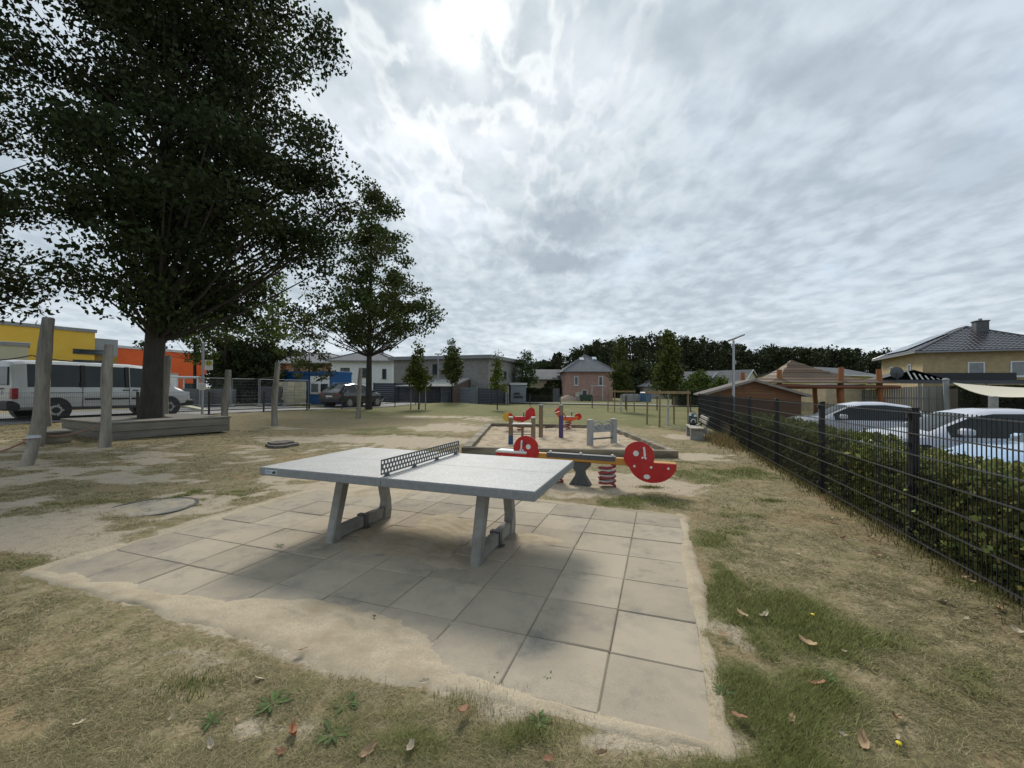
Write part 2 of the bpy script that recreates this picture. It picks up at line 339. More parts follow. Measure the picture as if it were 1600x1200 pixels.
GREEN = [((90, 1060), .3, .08, .5), ((220, 1080), .3, .09, .55), ((60, 960), .4, .12, .4), ((480, 1075), .25, .09, .6), ((600, 1120), .3, .09, .6), ((330, 1010), .3, .08, .45), ((1400, 930), .6, .35, .4), ((1480, 1060), .4, .25, .5), ((1125, 900), .16, .35, .9), ((1150, 990), .25, .3, .8), ((1140, 1060), .2, .2, .8), ((1330, 1090), .4, .2, .5), ((1420, 1030), .4, .25, .45), ((1250, 880), .5, .4, .4), ((930, 1170), .5, .12, .6), ((560, 1095), .35, .1, .5), ((150, 1130), .4, .12, .45), ((380, 1050), .3, .08, .45), ((1250, 980), .55, .35, 1.), ((1180, 1100), .35, .3, 1.), ((1330, 1000), .35, .22, .9), ((1120, 850), .4, .9, .7), ((1160, 1180), .5, .25, 1.), ((1250, 1080), .35, .25, .7), ((1480, 1130), .4, .2, .4), ((1150, 940), .35, .5, .7), ((820, 1150), .35, .14, .9), ((720, 1090), .25, .1, .8), ((650, 1160), .5, .12, .6),
         ((500, 1130), .3, .12, .6), ((270, 1130), .4, .14, .5), ((620, 675), 3.2, 2.2, .7), ((420, 668), 2.6, 1.2, .4), ((980, 662), 5., 3.2, .95), ((900, 645), 7., 5., .8), ((760, 648), 4., 3.5, .6), ((1100, 740), 1., 1.2, .6), ((1000, 785), 1.4, .35, .7), ((880, 780), .7, .2, .5),
         ((320, 775), 1.2, .35, .6), ((90, 790), 1.2, .4, .5), ((40, 870), .8, .3, .4), ((1150, 745), .9, 1., .75), ((1130, 800), .5, .6, .6), ((1200, 800), .5, .6, .45), ((1100, 700), .8, 1.2, .6), ((1060, 650), 3., 3., .8), ((150, 1000), .4, .2, .3), ((1150, 690), .9, 1.5, .4)]
def blobs(lst, x, y, seed):
    t = np.zeros(np.shape(x))
    for (q, sx, sy, w) in lst:
        cx, cy = gp(*q); t = np.maximum(t, w*np.exp(-(((x-cx)/sx)**2+((y-cy)/sy)**2)*.8))
    return t
def masks(x, y):
    d = np.hypot(x, y)
    nA = fbm(x*1.3+3, y*1.3, 5, .6); nB = fbm(x*.45+40, y*.45+8, 4); nC = fbm(x*5+9, y*5, 3)
    wk = np.minimum(1., d/6.)*.9+.1; xw = x+(fbm(x*1.9+60, y*1.9, 4)-.5)*1.1*wk; yw = y+(fbm(x*1.9, y*1.9+80, 4)-.5)*.9*wk
    s = blobs(SAND, xw, yw, 1)
    sd = slabdist(x, y); a, b = tcoord(x, y)
    left = sst(1.6, -2., a)
    s = np.maximum(s, (1-sst(.0, .05+.04*left+.26*np.exp(-((a+2)/2.)**2)*(b < -3)+.3*(b > -4)*left, sd+.25*(nA-.5)))*(.8+.3*left))
    patch = sst(.50, .66, nA)*sst(-1., -4., x)*sst(16, 7, y)*.62*sst(3., 4.6, y)      # trodden patches on the left
    s = np.maximum(s, patch)
    s = sst(.26, .78, s+.75*(nA-.5)+.5*(nC-.5))
    g = blobs(GREEN, xw, yw, 2); g = sst(.30, .95, g+.7*(nB-.5)+1.0*(nA-.5)+.6*(nC-.5))
    far = sst(13, 24, y+np.minimum(x*.4, 0))
    g = np.maximum(g, far*(.35+.75*nB*sst(.35, .6, nA+.15))); s = s*(1-.85*sst(24, 34, y))
    return np.clip(s, 0, 1), np.clip(g*(1-s), 0, 1)

# ------------------------------------------------------------------ ground sheet
def axis(segs):
    out = []
    for a, b, st in segs: out += list(np.arange(a, b, st))
    return np.array(out+[segs[-1][1]])
gx = axis([(-900, -60, 60), (-60, -24, 3), (-24, -10, .5), (-10, -5, .16), (-5, 4.6, .07), (4.6, 8, .14), (8, 14, .4), (14, 60, 3), (60, 900, 60)])
gy = axis([(-40, -4, 4), (-4, 1., .5), (1., 6., .06), (6, 10, .10), (10, 18, .2), (18, 46, .45), (46, 90, 3), (90, 900, 60)])
XX, YY = np.meshgrid(gx, gy); zz = zt(XX, YY); sM, gM = masks(XX, YY)
sd_ = slabdist(XX, YY)
zz = zz+(fbm(XX*2.5, YY*2.5, 4)-.5)*.035*sst(14, 6, YY)*sst(-.05, .35, sd_)
zz = np.where((sd_ > 0) & (sd_ < .6), zz*sst(.0, .3, sd_)+.008*np.exp(-(sd_/.2)**2), zz)
zz = np.where(sd_ < .0, np.minimum(zz, -.02), zz)
zz = np.where(inbox(XX, YY), zz-.10, zz)
off_ = roff(XX, YY); zz = np.where((off_ > .25) & (YY < 70), zz-.05, zz)
zz = np.where((foff(XX, YY) > 1.9) & (falong(XX, YY) < 23), zz-.03, zz)
ny, nx = XX.shape; idx = np.arange(nx*ny).reshape(ny, nx)
qf = np.stack([idx[:-1, :-1], idx[:-1, 1:], idx[1:, 1:], idx[1:, :-1]], -1).reshape(-1, 4)
def ground_mat():
    m = bpy.data.materials.new('dry_lawn_and_sand'); m.use_nodes = True; t = m.node_tree; nn = t.nodes; b = nn['Principled BSDF']; b.inputs['Roughness'].default_value = .95; b.inputs['Specular IOR Level'].default_value = .15
    tc = nn.new('ShaderNodeTexCoord')
    def nz(s, d=6, r=.65, st=(1, 1, 1)):
        mp = nn.new('ShaderNodeMapping'); t.links.new(tc.outputs['Object'], mp.inputs[0]); mp.inputs[3].default_value = st
        n = nn.new('ShaderNodeTexNoise'); n.inputs['Scale'].default_value = s; n.inputs['Detail'].default_value = d; n.inputs['Roughness'].default_value = r; t.links.new(mp.outputs[0], n.inputs[0]); return n.outputs[0]
    def mr(v, a, bb, c=0., d=1.):
        n = nn.new('ShaderNodeMapRange'); n.interpolation_type = 'SMOOTHSTEP'; t.links.new(v, n.inputs[0])
        for i, q in enumerate((a, bb, c, d)): n.inputs[i+1].default_value = q
        return n.outputs[0]
    def mx(f, a, bb):
        n = nn.new('ShaderNodeMix'); n.data_type = 'RGBA'
        for sock, v in ((0, f), (6, a), (7, bb)):
            if isinstance(v, (int, float)): n.inputs[sock].default_value = v
            elif isinstance(v, tuple): n.inputs[sock].default_value = (*v, 1)
            else: t.links.new(v, n.inputs[sock])
        return n.outputs[2]
    def at(n): a = nn.new('ShaderNodeAttribute'); a.attribute_name = n; return a.outputs['Fac']
    def ma(op, a, bb):
        n = nn.new('ShaderNodeMath'); n.operation = op; n.use_clamp = True
        for i, v in enumerate((a, bb)):
            if isinstance(v, (int, float)): n.inputs[i].default_value = v
            else: t.links.new(v, n.inputs[i])
        return n.outputs[0]
    fine = nz(70, 4); mid = nz(6.5, 6); big = nz(.9, 5); fib = nz(26, 5, .7)
    dry = mx(mr(fib, .35, .65), (.215, .172, .092), (.36, .30, .195)); dry = mx(mr(mid, .42, .66), dry, (.195, .175, .085)); dry = mx(mr(big, .48, .66), dry, (.29, .215, .12))
    grn = mx(mr(fib, .35, .65), (.10, .112, .036), (.18, .18, .072)); grn = mx(mr(mid, .4, .68), grn, (.185, .165, .082))
    snd = mx(mr(fine, .3, .7), (.37, .31, .225), (.48, .41, .305)); snd = mx(mr(mid, .48, .7), snd, (.30, .25, .18)); snd = mx(mr(big, .5, .7), snd, (.41, .345, .265))
    g = ma('ADD', at('green'), 0.); gg = mr(ma('ADD', ma('MULTIPLY', g, .8), ma('MULTIPLY', fib, .35)), .3, .75)
    col = mx(gg, dry, grn)
    nzm = ma('ADD', ma('MULTIPLY', fib, .45), ma('MULTIPLY', nz(3.2, 7, .7), .75)); s = mr(ma('ADD', ma('MULTIPLY', at('sand'), .8), ma('SUBTRACT', nzm, .42)), .42, .78)
    col = mx(s, col, snd); t.links.new(col, b.inputs['Base Color'])
    bn = nn.new('ShaderNodeBump'); bn.inputs['Distance'].default_value = .03; t.links.new(ma('ADD', ma('MULTIPLY', fib, .6), ma('MULTIPLY', mid, .5)), bn.inputs['Height']); t.links.new(bn.outputs[0], b.inputs['Normal'])
    return m
MG = ground_mat()
struct('ground', npmesh('ground', np.stack([XX, YY, zz], -1).reshape(-1, 3), qf, MG, {'sand': sM.ravel(), 'green': gM.ravel()}, True))

# roadside: footpath, kerb, roadway (strips parallel to the roadside fence), each a little above the one below
def strip(name, o0, o1, t0, t1, dz, m, n=40):
    vs = []; fs = []
    for i in range(n+1):
        t = t0+(t1-t0)*i/n
        for o in (o0, o1): p = rat(t, o); q = rat(t, .3); vs.append((p[0], p[1], Z1(*q)+dz))
    for i in range(n): fs.append((2*i, 2*i+2, 2*i+3, 2*i+1))
    mb = MB(); mb.add(vs, [f[::-1] for f in fs]); o = struct(name, mb.mesh(name, m)); return o
strip('pavement', .3, 2.75, -26, 40, .015, M_pave); strip('road', 2.9, 8.2, -26, 40, .0, M_asph)
kb = MB()
for i in range(66):
    p = rat(-26+i, 2.75); q = rat(-25.02+i, 2.75); p2 = rat(-26+i, 2.9); q2 = rat(-25.02+i, 2.9); z = Z1(*rat(-26+i, .3))
    kb.add([(*p, z-.1), (*q, z-.1), (*q2, z-.1), (*p2, z-.1), (*p, z+.07), (*q, z+.07), (*q2, z+.07), (*p2, z+.07)], [(3, 2, 1, 0), (4, 5, 6, 7), (0, 1, 5, 4), (1, 2, 6, 5), (2, 3, 7, 6), (3, 0, 4, 7)])
struct('kerb', kb.mesh('kerb', M_kerb))
# lane beyond the back fence and car park on the right
mb = MB(); e0 = GT(880, 626); zl = .02
mb.add([(-2, 44, .12), (20, 37.5, .1), (20, 39.6, .1), (-2, 46.5, .12)], [(0, 1, 2, 3)]); struct('path', mb.mesh('path', M_pave))
mb = MB(); q = [FP0+FD*t+FN*o for t, o in ((-8, 1.95), (22, 1.95), (22, 26), (-8, 26))]
mb.add([(p[0], p[1], -.285) for p in q], [(3, 2, 1, 0)]); struct('parking_lot', mb.mesh('parking_lot', M_lot))

# ------------------------------------------------------------------ paved slab: every concrete tile is a piece of its own
def tile_mat():
    m = bpy.data.materials.new('paving_concrete'); m.use_nodes = True; t = m.node_tree; nn = t.nodes; b = nn['Principled BSDF']; b.inputs['Roughness'].default_value = .9; b.inputs['Specular IOR Level'].default_value = .2
    ge = nn.new('ShaderNodeNewGeometry')
    def nz(s, d=6, r=.6, off=0):
        mp = nn.new('ShaderNodeMapping'); t.links.new(ge.outputs['Position'], mp.inputs[0]); mp.inputs[1].default_value = (off, off, 0)
        n = nn.new('ShaderNodeTexNoise'); n.inputs['Scale'].default_value = s; n.inputs['Detail'].default_value = d; n.inputs['Roughness'].default_value = r; t.links.new(mp.outputs[0], n.inputs[0]); return n.outputs[0]
    def mr(v, a, bb, c=0., d=1.):
        n = nn.new('ShaderNodeMapRange'); n.interpolation_type = 'SMOOTHSTEP'; t.links.new(v, n.inputs[0])
        for i, q in enumerate((a, bb, c, d)): n.inputs[i+1].default_value = q
        return n.outputs[0]
    def mx(f, a, bb):
        n = nn.new('ShaderNodeMix'); n.data_type = 'RGBA'
        for sock, v in ((0, f), (6, a), (7, bb)):
            if isinstance(v, (int, float)): n.inputs[sock].default_value = v
            elif isinstance(v, tuple): n.inputs[sock].default_value = (*v, 1)
            else: t.links.new(v, n.inputs[sock])
        return n.outputs[2]
    oi = nn.new('ShaderNodeObjectInfo'); at = nn.new('ShaderNodeAttribute'); at.attribute_name = 'edge'
    base = mx(mr(nz(150, 2), .3, .7), (.30, .258, .20), (.385, .335, .26))
    base = mx(mr(nz(3.2, 5), .45, .7), base, (.235, .215, .18))
    base = mx(mr(nz(1.1, 4, .6, 5), .40, .62, 0, .85), base, (.40, .34, .26))                       # dusting of dry sand
    base = mx(mr(nz(2.1, 6, .7, 20), .57, .72, 0, .75), base, (.17, .165, .145))                     # damp or lichen-grey stains
    dst = mx(mr(nz(9, 6, .7, 3), .42, .7, 0, .55), base, (.41, .35, .265))
    hs = nn.new('ShaderNodeHueSaturation'); t.links.new(dst, hs.inputs['Color']); t.links.new(mr(oi.outputs['Random'], 0, 1, .88, 1.1), hs.inputs['Value'])
    t.links.new(hs.outputs[0], b.inputs['Base Color'])
    bn = nn.new('ShaderNodeBump'); bn.inputs['Distance'].default_value = .002; t.links.new(nz(160, 3), bn.inputs['Height']); t.links.new(bn.outputs[0], b.inputs['Normal'])
    return m
MT = tile_mat()
bed = MB(); bed.prism([tworld(-8, -6), tworld(2, -6), tworld(2, 1), tworld(-8, 1)], -.06, .001, 'z')
slab = struct('paved_area', bed.mesh('paved_area', mat('joint_sand', (.24, .205, .15), (.16, .14, .10), 5, .95)))
tm = []
for k in range(3):
    mb = MB(); g = .0028; e = .5-g
    mb.box((g, g, -.05), (e, e, .010), .006); me = mb.mesh('paving_tile', MT); tm.append(me)
for i in range(-8, 2):
    for j in range(-6, 1):
        o = link('paving_tile', tm[(i+j) % 3], slab); x, y = tworld(i, j)
        if i == 1 and j == -6: pass
        o.location = (x, y, rd.uniform(-.0025, .0025)); o.rotation_euler = (rd.gauss(0, .003), rd.gauss(0, .003), TH+rd.gauss(0, .0025))

# drifted sand lying on and around the tiles: one heap-like sheet that dips below the tiles where they are bare
M_sand = mat('drift_sand', (.40, .335, .24), (.50, .425, .315), 70, .95, .004, 160, c3=(.34, .28, .195), s3=2.5, detail=3, spec=.1)
M_sandbox = mat('play_sand', (.42, .335, .24), (.50, .41, .30), 60, .95, .006, 70, c3=(.30, .235, .16), s3=3., detail=4, spec=.1)
def drift(x, y):
    a, b = tcoord(x, y); sd = slabdist(x, y); n = fbm(x*3.1, y*3.1, 5, .55); n2 = fbm(x*1.1+5, y*1.1+9, 4)
    h = np.full(np.shape(x), -.03)
    # along the near-left edge
    edge = np.interp(a, [-8, -7, -5.7, -4.8, -4, -3.1, -2.4, -1.6, -1, 0, 1.4, 2], [-5.75, -5.68, -5.77, -5.65, -5.45, -5.15, -5.1, -5.1, -5.6, -5.8, -5.95, -6])+.45*(fbm(x*4+3, y*4, 4)-.5)
    h = np.maximum(h, -.03+.052*sst(.22, -.30, b-edge)*(.7+.6*n))
    h = np.maximum(h, -.03+.055*sst(-7.55, -8.2, a-1.0*(n2-.5)-.6*(n-.5))*(.7+.6*n))
    h = np.maximum(h, -.03+.058*sst(-.2, .9, b+1.6*(n2-.5)+.12*np.minimum(a+1, 0)*-1-.0)*sst(-3., -6.5, a)*(.7+.6*n))
    h = np.maximum(h, -.03+.05*sst(1.72, 2.02, a+.25*(n2-.5))*(.6+.7*n))
    # ridged heap near the camera
    for (q, sx, sy, hh, rp) in (((560, 975), .40, .15, .050, .024), ((455, 960), .30, .12, .040, .018), ((630, 998), .24, .11, .034, .018), ((640, 845), .62, .42, .020, .010), ((700, 822), .5, .4, .020, .010), ((590, 850), .45, .34, .016, .004), ((845, 845), .36, .19, .030, .003), ((560, 832), .3, .25, .014, .003), ((690, 880), .3, .16, .010, .003)):
        cx, cy = gp(*q); dx = x-cx; dy = y-cy; u = dx*.9-dy*.42; v = dx*.42+dy*.9; wv = (fbm(x*2.3+8, y*2.3, 3)-.5)
        e = np.exp(-((u/sx)**2+(v/sy)**2)*.9); rg = 1-np.abs(np.sin(v*26+u*4+9*wv))
        h = np.maximum(h, .004+(hh+.016)*(e-.42+.5*(n-.5)*(1-e))+rp*(rg**3-.3)*e)
    h = np.maximum(h, -.03+.047*np.exp(-((sd-.015)/.055)**2)*(.72+.6*n))
    h = h+(fbm(x*16, y*16, 3)-.5)*.010+(fbm(x*5, y*5+7, 4)-.5)*.016
    return np.where(sd > .4, -.05, h-.05*sst(.05, .14+.16*np.exp(-((a+2)/1.8)**2)+.2*(n-.5), sd))
aa = np.arange(-9, 3.05, .036); bb = np.arange(-7, 2.05, .036); AA, BB = np.meshgrid(aa, bb)
sx_ = TG[0]+TU[0]*AA*.5+TV[0]*BB*.5; sy_ = TG[1]+TU[1]*AA*.5+TV[1]*BB*.5; sz_ = drift(sx_, sy_)
n_, m_ = AA.shape; ix = np.arange(n_*m_).reshape(n_, m_)
fq = np.stack([ix[:-1, :-1], ix[:-1, 1:], ix[1:, 1:], ix[1:, :-1]], -1).reshape(-1, 4)
keep = sz_.ravel()[fq].max(1) > -.012
o = link('drifted_sand', npmesh('drifted_sand', np.stack([sx_, sy_, sz_], -1).reshape(-1, 3), fq[keep], M_sand, None, True)); o['kind'] = 'stuff'

# ------------------------------------------------------------------ table tennis table
TT = thing('table_tennis_table', 'grey concrete table tennis table with perforated metal net standing on the paved slab', 'table', (-.8701, 4.3565, .008), TH)
LT, WT, HT = 2.747, 1.503, .742
M_top = mat('terrazzo_top', (.25, .255, .255), (.46, .465, .46), 75, .5, .0006, 300, detail=3, c3=(.31, .315, .31), s3=5, spec=.3)
M_side = mat('table_edge_concrete', (.19, .20, .21), (.235, .245, .255), 30, .65, .001, 120)
M_rim_al = mat('pale_edge_strip', (.5, .51, .52), (.42, .43, .44), 60, .5)
for sgn in (-1, 1):
    x0, x1 = sorted((sgn*.0025, sgn*LT/2))
    mb = MB(); mb.box((x0, -WT/2, HT-.078), (x1, WT/2, HT-.006), .006); half = part('tabletop', mb, M_side, TT)
    mb = MB(); mb.box((x0+.004, -WT/2+.004, HT-.008), (x1-.004, WT/2-.004, HT), .003); part('playing_surface', mb, M_top, half)
    mb = MB(); xa, xb = sorted((sgn*.06, sgn*(LT/2-.006))); mb.box((xa, -.004, HT-.004), (xb, .004, HT+.0012)); part('centre_line', mb, mat('worn_white_line', (.42, .43, .43), (.5, .51, .51), 30, .7), half)
for sgn in (-1, 1):
    ax = sgn*.77; t = .046
    mb = MB(); out = [(-.50, 0), (-.29, HT-.08), (-.15, HT-.08), (-.315, .155), (.345, .155), (.18, HT-.08), (.31, HT-.08), (.46, .13), (.445, 0)]
    # trapezoid frame as three bars: front leg, rear leg, ground beam
    leg = thing  # (parts below are plain meshes of the table)
    for nm, poly in (('leg', [(-.505, 0), (-.5, .06), (-.33, HT-.079), (-.225, HT-.079), (-.392, .14), (-.375, 0)]), ('leg', [(.455, 0), (.472, .09), (.458, .2), (.318, HT-.079), (.22, HT-.079), (.362, .2), (.345, .14), (.32, 0)]), ('ground_beam', [(-.376, .022), (-.393, .138), (.344, .142), (.321, .022)])):
        mb = MB(); w = t if nm == 'leg' else t*.86
        n = len(poly); cx = sum(p[0] for p in poly)/n; cy = sum(p[1] for p in poly)/n
        sh = [(cx+(p[0]-cx)*.86, cy+(p[1]-cy)*(.97 if nm == 'leg' else .86)) for p in poly]
        vs = [(ax-w, *p) for p in sh]+[(ax-w+.014, *p) for p in poly]+[(ax+w-.014, *p) for p in poly]+[(ax+w, *p) for p in sh]
        fs = [tuple(range(n-1, -1, -1)), tuple(range(3*n, 4*n))]
        for k in range(3):
            for i in range(n): j = (i+1) % n; fs.append((k*n+i, k*n+j, k*n+n+j, k*n+n+i))
        mb.add(vs, fs); part(nm, mb, M_conc, TT)
    mb = MB(); c = .03
    for y0 in (.0,):
        mb.box((ax-.052, y0-.03, .143), (ax+.052, y0+.03, .151)); mb.box((ax-.052, y0-.03, .012), (ax-.044, y0+.03, .143)); mb.box((ax+.044, y0-.03, .012), (ax+.052, y0+.03, .143)); mb.box((ax+.052, y0-.03, .012), (ax+.085, y0+.03, .019))
    part('clamp', mb, M_steel_dk, TT)
# net: plate with three staggered rows of long holes
mb = MB(); NL = 1.49; nc = 31; cw = NL/(nc+.5); z0 = HT+.028; rh = .039; th = .003; mg = .006
def holecell(xa, xb, za, zb):
    cx, cz = (xa+xb)/2, (za+zb)/2; hw, hh = (xb-xa)/2-.0065, (zb-za)/2-.0055; k = 12
    hole = []; outp = []
    for i in range(k):
        t = 2*math.pi*(i+.5)/k; hole.append((cx+hw*math.copysign(abs(math.cos(t))**.75, math.cos(t)), cz+hh*math.copysign(abs(math.sin(t))**.75, math.sin(t))))
        c, s = math.cos(t), math.sin(t); q = max(abs(c), abs(s)); outp.append((cx+(xb-xa)/2*c/q, cz+(zb-za)/2*s/q))
    vs = [(-th, *p) for p in hole]+[(-th, *p) for p in outp]+[(th, *p) for p in hole]+[(th, *p) for p in outp]; fs = []
    for i in range(k):
        j = (i+1) % k; fs += [(i, j, k+j, k+i), (3*k+i, 3*k+j, 2*k+j, 2*k+i), (i, 2*k+i, 2*k+j, j)]
    # corners of the cell
    for q, (px, pz) in enumerate(((xb, zb), (xa, zb), (xa, za), (xb, za))):
        i = 1+q*3; i0, i1 = (i) % k, (i+1) % k
        vs += [(-th, px, pz), (th, px, pz)]; e = len(vs)-2; a = q*3+1; a0, a1 = a % k, (a+1) % k
        fs += [(k+a0-0, k+a1, e)] if False else [(k+(q*3+1) % k, k+(q*3+2) % k, e), (3*k+(q*3+2) % k, 3*k+(q*3+1) % k, e+1)]
    mb.add(vs, fs)
for r in range(3):
    o0 = -NL/2+(cw/2 if r % 2 else 0)
    for i in range(nc): holecell(o0+i*cw, o0+(i+1)*cw, z0+r*rh, z0+(r+1)*rh)
    xa = -NL/2+(0 if r % 2 else nc*cw); mb.box((-th, xa, z0+r*rh), (th, xa+cw/2, z0+(r+1)*rh))
mb.box((-th, -NL/2, z0-.007), (th, NL/2, z0)); mb.box((-th, -NL/2, z0+3*rh), (th, NL/2, z0+3*rh+.007))
M_net = mat('grey_net_plate', (.10, .108, .112), (.13, .138, .142), 20, .5, metal=.3)
net = part('net', mb, M_net, TT)
for y in (-.66, -.22, .22, .66):
    mb = MB(); mb.box((-th-.002, y-.032, HT), (th+.002, y+.032, z0-.004)); mb.box((-.02, y-.03, HT), (.02, y+.03, HT+.004)); part('net_foot', mb, M_net, net)
mb = MB(); mb.box((-LT/2+.07, -WT/2-.003, HT-.058), (-LT/2+.215, -WT/2+.001, HT-.02)); pl = part('maker_plate', mb, mat('pale_blue_plate', (.38, .46, .52), (.45, .52, .56), 60, .4), TT)
mb = MB(); mb.prism([(-LT/2+.155, HT-.052), (-LT/2+.2, HT-.052), (-LT/2+.2, HT-.03), (-LT/2+.185, HT-.026), (-LT/2+.165, HT-.034)], -WT/2-.005, -WT/2-.002); part('mark', mb, M_dark, pl)
mb = MB(); mb.box((-LT/2+.08, -WT/2-.005, HT-.046), (-LT/2+.145, -WT/2-.002, HT-.03)); part('print_line', mb, mat('plate_print', (.2, .27, .36), (.3, .36, .44), 90, .5), pl)

# ------------------------------------------------------------------ sandbox
sbx = thing('sandbox', 'large sandbox of weathered timber beams full of pale sand behind the see-saw', 'sandbox', (1.3, 13, 0))
for k in range(4):
    (xa, ya), (xb, yb) = SB[k], SB[(k+1) % 4]; d = Vector((xb-xa, yb-ya, 0)); ln = d.length; d.normalize(); nrm_ = Vector((-d.y, d.x, 0))
    nseg = 2 if k % 2 == 0 else 3; w = .14 if k != 3 else .2
    for i in range(nseg):
        mb = MB(); mb.M = Matrix.Translation((xa, ya, 0)) @ Matrix((d, nrm_, Vector((0, 0, 1)))).transposed().to_4x4()
        x0 = ln*i/nseg+(.004 if i else (w if k % 2 else 0)); x1 = ln*(i+1)/nseg-(.004 if i < nseg-1 else (w if k % 2 else 0))
        mb.box((x0, 0, -.1), (x1, w, .165+rd.uniform(-.008, .008)), .012); part('beam', mb, M_beam, sbx, world=True)
gxs = np.arange(-1.3, 3.9, .045); gys = np.arange(9.3, 17.0, .06); GX, GY = np.meshgrid(gxs, gys)
gzs = .045+(fbm(GX*3.3, GY*3.3, 5, .62)-.5)*.13+(fbm(GX*9+4, GY*9, 3)-.5)*.035
n_, m_ = GX.shape; ix = np.arange(n_*m_).reshape(n_, m_); fq = np.stack([ix[:-1, :-1], ix[:-1, 1:], ix[1:, 1:], ix[1:, :-1]], -1).reshape(-1, 4)
ok = inbox(GX, GY).ravel()[fq].all(1)
o = link('play_sand', npmesh('play_sand', np.stack([GX-1.3, GY-13, gzs], -1).reshape(-1, 3), fq[ok], M_sandbox, None, True), sbx); o['kind'] = 'stuff'

# ---- play posts standing in the sand
def post_mb(p, h, r, n=10, seg=5, jit=.03, taper=.93, lean=(0, 0), cap=True):
    mb = MB(); pts = []; rs = []
    for i in range(seg+1):
        t = i/seg; pts.append((p[0]+lean[0]*t, p[1]+lean[1]*t, p[2]+h*t)); rs.append(r*(1-(1-taper)*t)*(1+rd.uniform(-jit, jit)))
    pts.append((p[0]+lean[0]*1.006, p[1]+lean[1]*1.006, p[2]+h+r*.12)); rs.append(r*.8*taper); mb.tube(pts, rs, n); return mb
b1 = G(798, 693, .05); w1 = .60
pt = thing('sand_play_counter', 'two short wooden posts with a pale shelf and a blue painted foot in the sandbox', 'play equipment', (b1.x, b1.y, .0), -.06)
M_post1 = mat('brown_post', (.19, .14, .085), (.14, .105, .065), 6, .8, .003, 25, stretch=(1, 1, .2), c3=(.23, .19, .13), s3=3)
for k, (x, m) in enumerate(((0, M_post1), (w1, M_post1))):
    p_ = part('post', post_mb((x, 0, -.1), .84, .062), m, pt)
    mb = MB(); mb.tube([(x, 0, .735), (x, 0, .765), (x, 0, .775)], [.066, .066, .05], 12); part('post_cap', mb, M_plate_lt, p_)
mb = MB(); mb.tube([(0, 0, -.05), (0, 0, .27)], [.066, .064], 10); part('painted_foot', mb, M_blue_st, pt)
mb = MB(); mb.box((.03, -.15, .565), (w1-.03, .13, .60), .008); part('shelf', mb, M_plate_lt, pt)
mb = MB(); mb.tube([(w1*.52, 0, -.05), (w1*.52, 0, .57)], .035, 8); mb.tube([(w1*.52, 0, .47), (w1*.52, 0, .57)], [.05, .12], 8); part('column', mb, M_post1, pt)
mb = MB(); mb.tube([(0, 0, .30), (w1, 0, .30)], .014, 6); part('rung', mb, M_galv, pt)
b2 = G(845, 683, .05); w2 = .615
pt = thing('sand_pulley_frame', 'two tall sandbox posts, one purple, joined by metal rungs and a bent crank bar', 'play equipment', (b2.x, b2.y, 0), -.03)
for k, (x, m) in enumerate(((0, M_post1), (w2, M_post1))):
    p_ = part('post', post_mb((x, 0, -.1), 1.12, .066), m, pt)
    mb = MB(); mb.tube([(x, 0, 1.015), (x, 0, 1.04), (x, 0, 1.055)], [.07, .07, .05], 12); part('post_cap', mb, M_greyp, p_)
mb = MB(); mb.tube([(w2, 0, -.05), (w2, 0, .72)], [.071, .069], 10); part('painted_sleeve', mb, M_purple, pt)
for z, x0, x1 in ((.98, 0, w2), (.70, .1, w2*.85), (.83, 0, .13), (.76, 0, .1)):
    mb = MB(); mb.tube([(x0, 0, z), (x1, 0, z)], .012, 6); part('rung', mb, M_galv, pt)
mb = MB(); mb.tube([(0, 0, .36), (.13, 0, .36), (.16, 0, .25), (.44, 0, .25), (.47, 0, .36), (w2, 0, .36)], .012, 6); part('crank_bar', mb, M_galv, pt)
mb = MB(); mb.tube([(w2-.17, -.02, .78), (w2-.1, -.02, .80), (w2-.02, -.02, .82)], [.03, .035, .03], 8); mb.tube([(w2+.02, -.03, .84), (w2+.12, -.03, .70), (w2+.15, -.03, .58)], [.02, .02, .018], 7); part('handle', mb, mat('faded_red_plastic', (.42, .08, .05), (.34, .06, .04), 8, .5), pt)
b3 = G(922, 695, .05)
pt = thing('ring_panel_frame', 'two grey square posts holding a low panel with two metal rings, right in the sandbox', 'play equipment', (b3.x, b3.y, 0), .55)
w3 = .86
for x in (0, w3):
    mb = MB(); mb.box((x-.062, -.062, -.1), (x+.062, .062, .70), .012); p_ = part('post', mb, M_greyp, pt)
    mb = MB(); mb.box((x-.066, -.066, .7), (x+.066, .066, .72), .006); part('post_cap', mb, M_plate_lt, p_)
mb = MB(); mb.box((.06, -.02, .37), (w3-.06, .02, .56), .008); part('panel', mb, M_greyp, pt)
for x in (.26, .60):
    mb = MB(); mb.tube([(x+.15*math.cos(t), 0, .55+.11*math.sin(t)) for t in np.linspace(-.3, math.pi+.3, 12)], .02, 6); part('ring', mb, M_galv, pt)
    mb = MB(); mb.tube([(x+.075*math.cos(t), -.03, .52+.06*math.sin(t)) for t in np.linspace(0, 2*math.pi, 13)], .012, 6, cap=False); part('ring', mb, M_galv, pt)
mb = MB(); mb.tube([(0, 0, .2), (w3, 0, .2)], .024, 8); part('rung', mb, M_steel_dk, pt)

